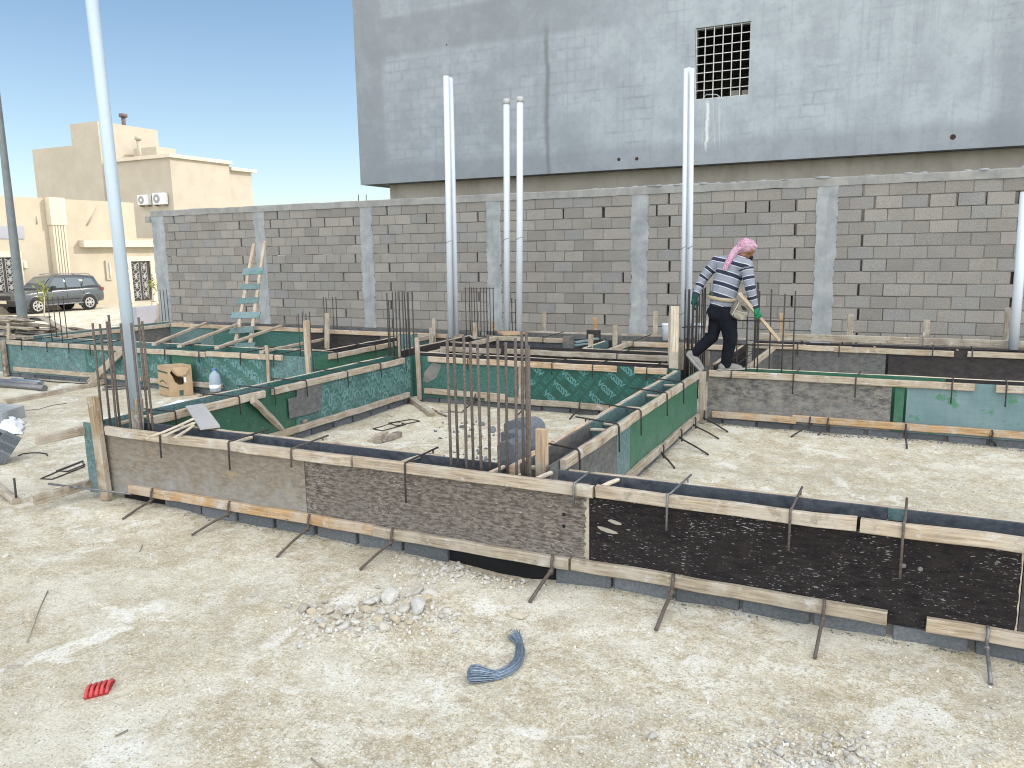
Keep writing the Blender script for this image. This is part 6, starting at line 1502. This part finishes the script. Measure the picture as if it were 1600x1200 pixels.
for i, vtx in enumerate(shirt.vertices):
    p = vtx.co; best = None
    for (a, b, kind) in ((shR, elR, 1), (elR, wrR, 2), (shL, elL, 3), (elL, wrL, 4)):
        ab = b-a; t_ = max(0, min(1, (p-a).dot(ab)/ab.length_squared)); dd = (p-a-ab*t_).length
        if best is None or dd < best[0]: best = (dd, kind, t_)
    la = {1: 0, 2: (elR-shR).length, 3: 0, 4: (elL-shL).length}
    lim = .094 if best[1] in (1, 3) else .10
    ct = chest.lerp(waist, max(0, min(1, (p-chest).dot(waist-chest)/(waist-chest).length_squared)))
    if best[0] < lim and (best[1] in (2, 4) or (best[2] > .12 and (p-ct).length > .125)):
        ln = {1: (elR-shR).length, 2: (wrR-elR).length, 3: (elL-shL).length, 4: (wrL-elL).length}[best[1]]
        s_ = la[best[1]]+best[2]*ln; at_.data[i].value = s_/.118+.42+(.3 if best[1] > 2 else 0)
    else:
        h = (p-waist).dot(tax); at_.data[i].value = -h/.142+10.72-.06*(p.x-waist.x)/.1
part('sweater', shirt, SHIRT, 'grey, white and dark blue striped sweater')
TROU = NT('black_jeans', .9, .15); TROU.col(TROU.mix(TROU.noise(TROU.vec('Object'), 9, 5), (.004, .005, .008), (.013, .015, .023))); TROU.bump(TROU.noise(TROU.vec('Object'), 13, 4), .8, .025)
tr = blobs([([PS(1129, 472, 0), PS(1128, 486, .01)], [.152, .158], (1.02, .85, .9)), ([hiR, knR, PS(1137, 558, -.03), PS(1136.5, 566, -.03)], [.122, .086, .070, .064], (1, 1, 1)), ([hiL, knL, PS(1096, 545, .09), PS(1092, 550, .095)], [.116, .083, .066, .060], (1, 1, 1)), ([PS(1118, 486, .0), PS(1136, 488, -.02)], [.11, .12], (1, 1, 1))], .013, 3)
part('trousers', tr, TROU.m, 'black jeans')
SHOE = simple('dusty_shoes', (.23, .225, .215), .9, 0, .2, 14); SOLE = simple('shoe_sole', (.30, .29, .275), .9)
sh1 = blobs([([PS(1130, 569.5, -.03), PS(1137, 567.5, -.03)], [.046, .054], (1, 1, 1)), ([PS(1130, 571, -.03), PS(1148, 570.5, -.01), PS(1160, 572.5, .02)], [.044, .050, .034], (1, .9, .95))], .008, 2); s_o = part('shoe', sh1, SHOE)
so1 = blobs([([PS(1127, 574.2, -.03), PS(1146, 574.2, -.015), PS(1164, 574.6, .02)], [.040, .044, .038], (1, 1, .42))], .007, 1); part('shoe_sole', so1, SOLE)
a1, a2, a3 = PS(1086, 551, .10), PS(1094, 562, .08), PS(1102, 573.5, .06)
sh2 = blobs([([PS(1084, 551, .10), PS(1091, 551, .10)], [.044, .052], (1, 1, 1)), ([a1, a2, a3], [.046, .050, .036], (1, .9, .95))], .008, 2); part('shoe', sh2, SHOE)
off_ = Vector((-.030, 0, -.022)); so2 = blobs([([a1+off_*1.0+Vector((-.01, 0, .01)), a2+off_, a3+off_*.7+Vector((.006, 0, -.01))], [.03, .033, .028], (.8, 1.2, .8))], .007, 1); part('shoe_sole', so2, SOLE)
# gloves: palm, four fingers and thumb
def glove(wr, pal, curl, thumb, mat, fist):
    d = (pal-wr).normalized(); ps_ = [([wr, wr+d*.035], [.044, .042], (1, 1, 1)), ([wr+d*.03, pal+d*.01], [.036, .038], (1, .8, 1))]
    sidev = d.cross(curl).normalized()
    for k in range(4):
        o_ = pal+d*.022+sidev*((k-1.5)*.021); L_ = (.030, .034, .032, .025)[k]
        if fist: ps_.append(([o_, o_+d*L_+curl*.012, o_+d*L_*.8+curl*.045, o_+d*.0+curl*.055], [.0125, .0115, .0105, .0095], (1, 1, 1)))
        else: ps_.append(([o_, o_+d*L_*1.1+curl*.012, o_+d*L_*1.9+curl*.035], [.0125, .0115, .0095], (1, 1, 1)))
    ps_.append(([wr+d*.045+thumb*.03, pal+thumb*.05+d*.0, pal+thumb*.052+d*.03+curl*.02], [.016, .0135, .011], (1, 1, 1)))
    me = blobs(ps_, .0055, 1); return part('glove', me, mat)
GL_G = simple('green_glove', (.012, .16, .075), .8, 0, .2, 30); GL_D = simple('dark_green_glove', (.012, .055, .05), .8, 0, .2, 30)
stick_d = (PS(1216, 529, -.10)-PS(1146, 452, -.21)).normalized()
glove(wrR, haR, Vector((-.35, -.90, -.1)).normalized(), Vector((-.4, -.4, .2)).normalized(), GL_G, True)['label'] = 'bright green work glove'
glove(wrL, haL, Vector((.5, -.3, -.2)).normalized(), Vector((.6, -.5, 0)).normalized(), GL_D, False)['label'] = 'dark green work glove'
# headscarf
def scarf():
    k = NT('red_checked_headscarf', .95, .1); v = k.vec('Object')
    ch = k.n('ShaderNodeTexChecker'); ch.inputs['Scale'].default_value = 85; k.l(k.vec('Object', (1, 1, 1), (.4, .5, .3)), ch.inputs['Vector'])
    n = k.noise(v, 7, 4); f = k.math('MULTIPLY', ch.outputs['Fac'], k.rng(n, .38, .58, .35, 1))
    k.col(k.mix(f, (.50, .38, .46), (.33, .05, .13))); k.bump(k.noise(v, 20, 4), .8, .02); return k.m
SC_ = scarf()
scf = blobs([([hp(-.045, .04), hp(.02, .055)], [.101, .094], (1, 1, 1)), ([hp(.05, .065, -.06), hp(.078, .066, 0), hp(.05, .065, .06)], [.040, .040, .040], (1, 1, .8)), ([hp(-.07, .01), PS(1150, 390, .03), PS(1141, 397, -.03), PS(1134, 405, -.085), PS(1129, 411, -.115)], [.075, .055, .046, .040, .034], (1, .7, 1)), ([PS(1136, 402, -.07), PS(1130, 410, -.12), PS(1124, 417, -.13)], [.032, .03, .015], (1, .6, 1)), ([PS(1133, 406, -.09), PS(1128, 417, -.135)], [.03, .013], (1, .6, 1)), ([PS(1152, 388, -.03), PS(1144, 393, -.05), PS(1137, 401, -.085)], [.022, .020, .016], (1, .8, 1)), ([hp(-.06, .07, .06), hp(.04, .09, .05)], [.03, .026], (1, 1, 1))], .0075, 2)
part('headscarf', scf, SC_, 'red and white checked headscarf with its tail down the back')
# tool belt, pouch, tape, stick
BELT = simple('canvas_belt', (.36, .31, .215), .85, 0, .15, 20)
bl_pts = []
for i in range(25):
    a_ = R(200-i*7.6); bl_pts.append(PS(1129+21.5*math.cos(a_), 463.5-2.2*math.cos(a_)*-1.2, -.150*math.sin(a_)))
bl = blobs([(bl_pts, [.026]*25, (.75, .75, .95))], .0075, 2); part('tool_belt', bl, BELT)
def pouch(name, pts, d0, d1, mat):
    me = bpy.data.meshes.new(name); bm = bmesh.new()
    vs = [bm.verts.new(PS(x, y, d0)) for x, y in pts]; f = bm.faces.new(vs)
    r_ = bmesh.ops.extrude_face_region(bm, geom=[f]); 
    for q in r_['geom']:
        if isinstance(q, bmesh.types.BMVert): q.co.y = d1
    bmesh.ops.recalc_face_normals(bm, faces=bm.faces[:]); bmesh.ops.bevel(bm, geom=bm.edges[:], offset=.008, segments=2, affect='EDGES')
    bm.to_mesh(me); bm.free(); return part(name, me, mat)
pm_ = simple('worn_tool_pouch', (.155, .145, .12), .55, 0, .35, 18); pm2_ = simple('worn_pocket_leather', (.23, .215, .175), .45, 0, .4, 22)
pouch('tool_pouch', [(1141, 465), (1152, 467), (1164, 478), (1161, 490), (1151, 495), (1139, 490), (1134, 484)], -.14, -.215, pm_)
pouch('pouch_pocket', [(1141, 478), (1151, 481), (1160, 482), (1157, 491), (1150, 493.5), (1140, 489), (1137, 484)], -.222, -.25, pm2_)
pouch('pouch_mouth', [(1150, 470), (1156, 473), (1160, 479), (1152, 477)], -.217, -.222, simple('pouch_dark', (.025, .025, .025), .9))
rimp = MB(); rimp.tube([PS(1146.5, 466, -.222), PS(1141, 476, -.23), PS(1136, 485, -.235)], .0055, 6); rimp.tube([PS(1142, 478, -.252), PS(1151, 481, -.254), PS(1159, 482, -.25)], .0045, 6)
me_ = bpy.data.meshes.new('pouch_trim'); me_.from_pydata(rimp.v, [], rimp.f); part('pouch_trim', me_, simple('pouch_trim_pale', (.42, .40, .35), .5))
tp_ = blobs([([PS(1111, 456, -.03), PS(1112, 461, -.04)], [.034, .034], (1, .8, 1))], .008, 1); part('tape_measure', tp_, simple('tape_black', (.03, .035, .03), .5))
st = MB(); A_, B_ = PS(1145.5, 451, -.22), PS(1216, 528.5, -.10)
to_w = lambda q: foot+W3 @ q
mid = haR+Vector((-.01, -.035, .0)); dirn = (B_-A_).normalized()
st.bar(to_w(A_), to_w(A_.lerp(B_, .5)), .03, .045, seg=3); st.bar(to_w(A_.lerp(B_, .5)), to_w(B_), .028, .036, seg=3)
mesh_thing('wooden_stick', st, W_FRESH, 'short wooden batten held in the right hand of the worker', 'stick')
hm = MB(); hm.bar(to_w(PS(1107, 484, -.02)), to_w(PS(1104.5, 516, -.02)), .025, .03, seg=2); mesh_thing('tool_handle', hm, W_DARK, 'brown hammer handle hanging at the left hip of the worker', 'hammer')
# upright board under the trailing shoe
mb = MB(); mb.bar(at_y(1104, 572, 10.05), at_y(1105, 548, 10.05), .03, .06, up=(1, 0, 0), seg=2); mesh_thing('timber_stake', mb, W_GREY, 'short grey stake behind the trailing shoe of the worker', 'timber stake', 'upright timber stakes')
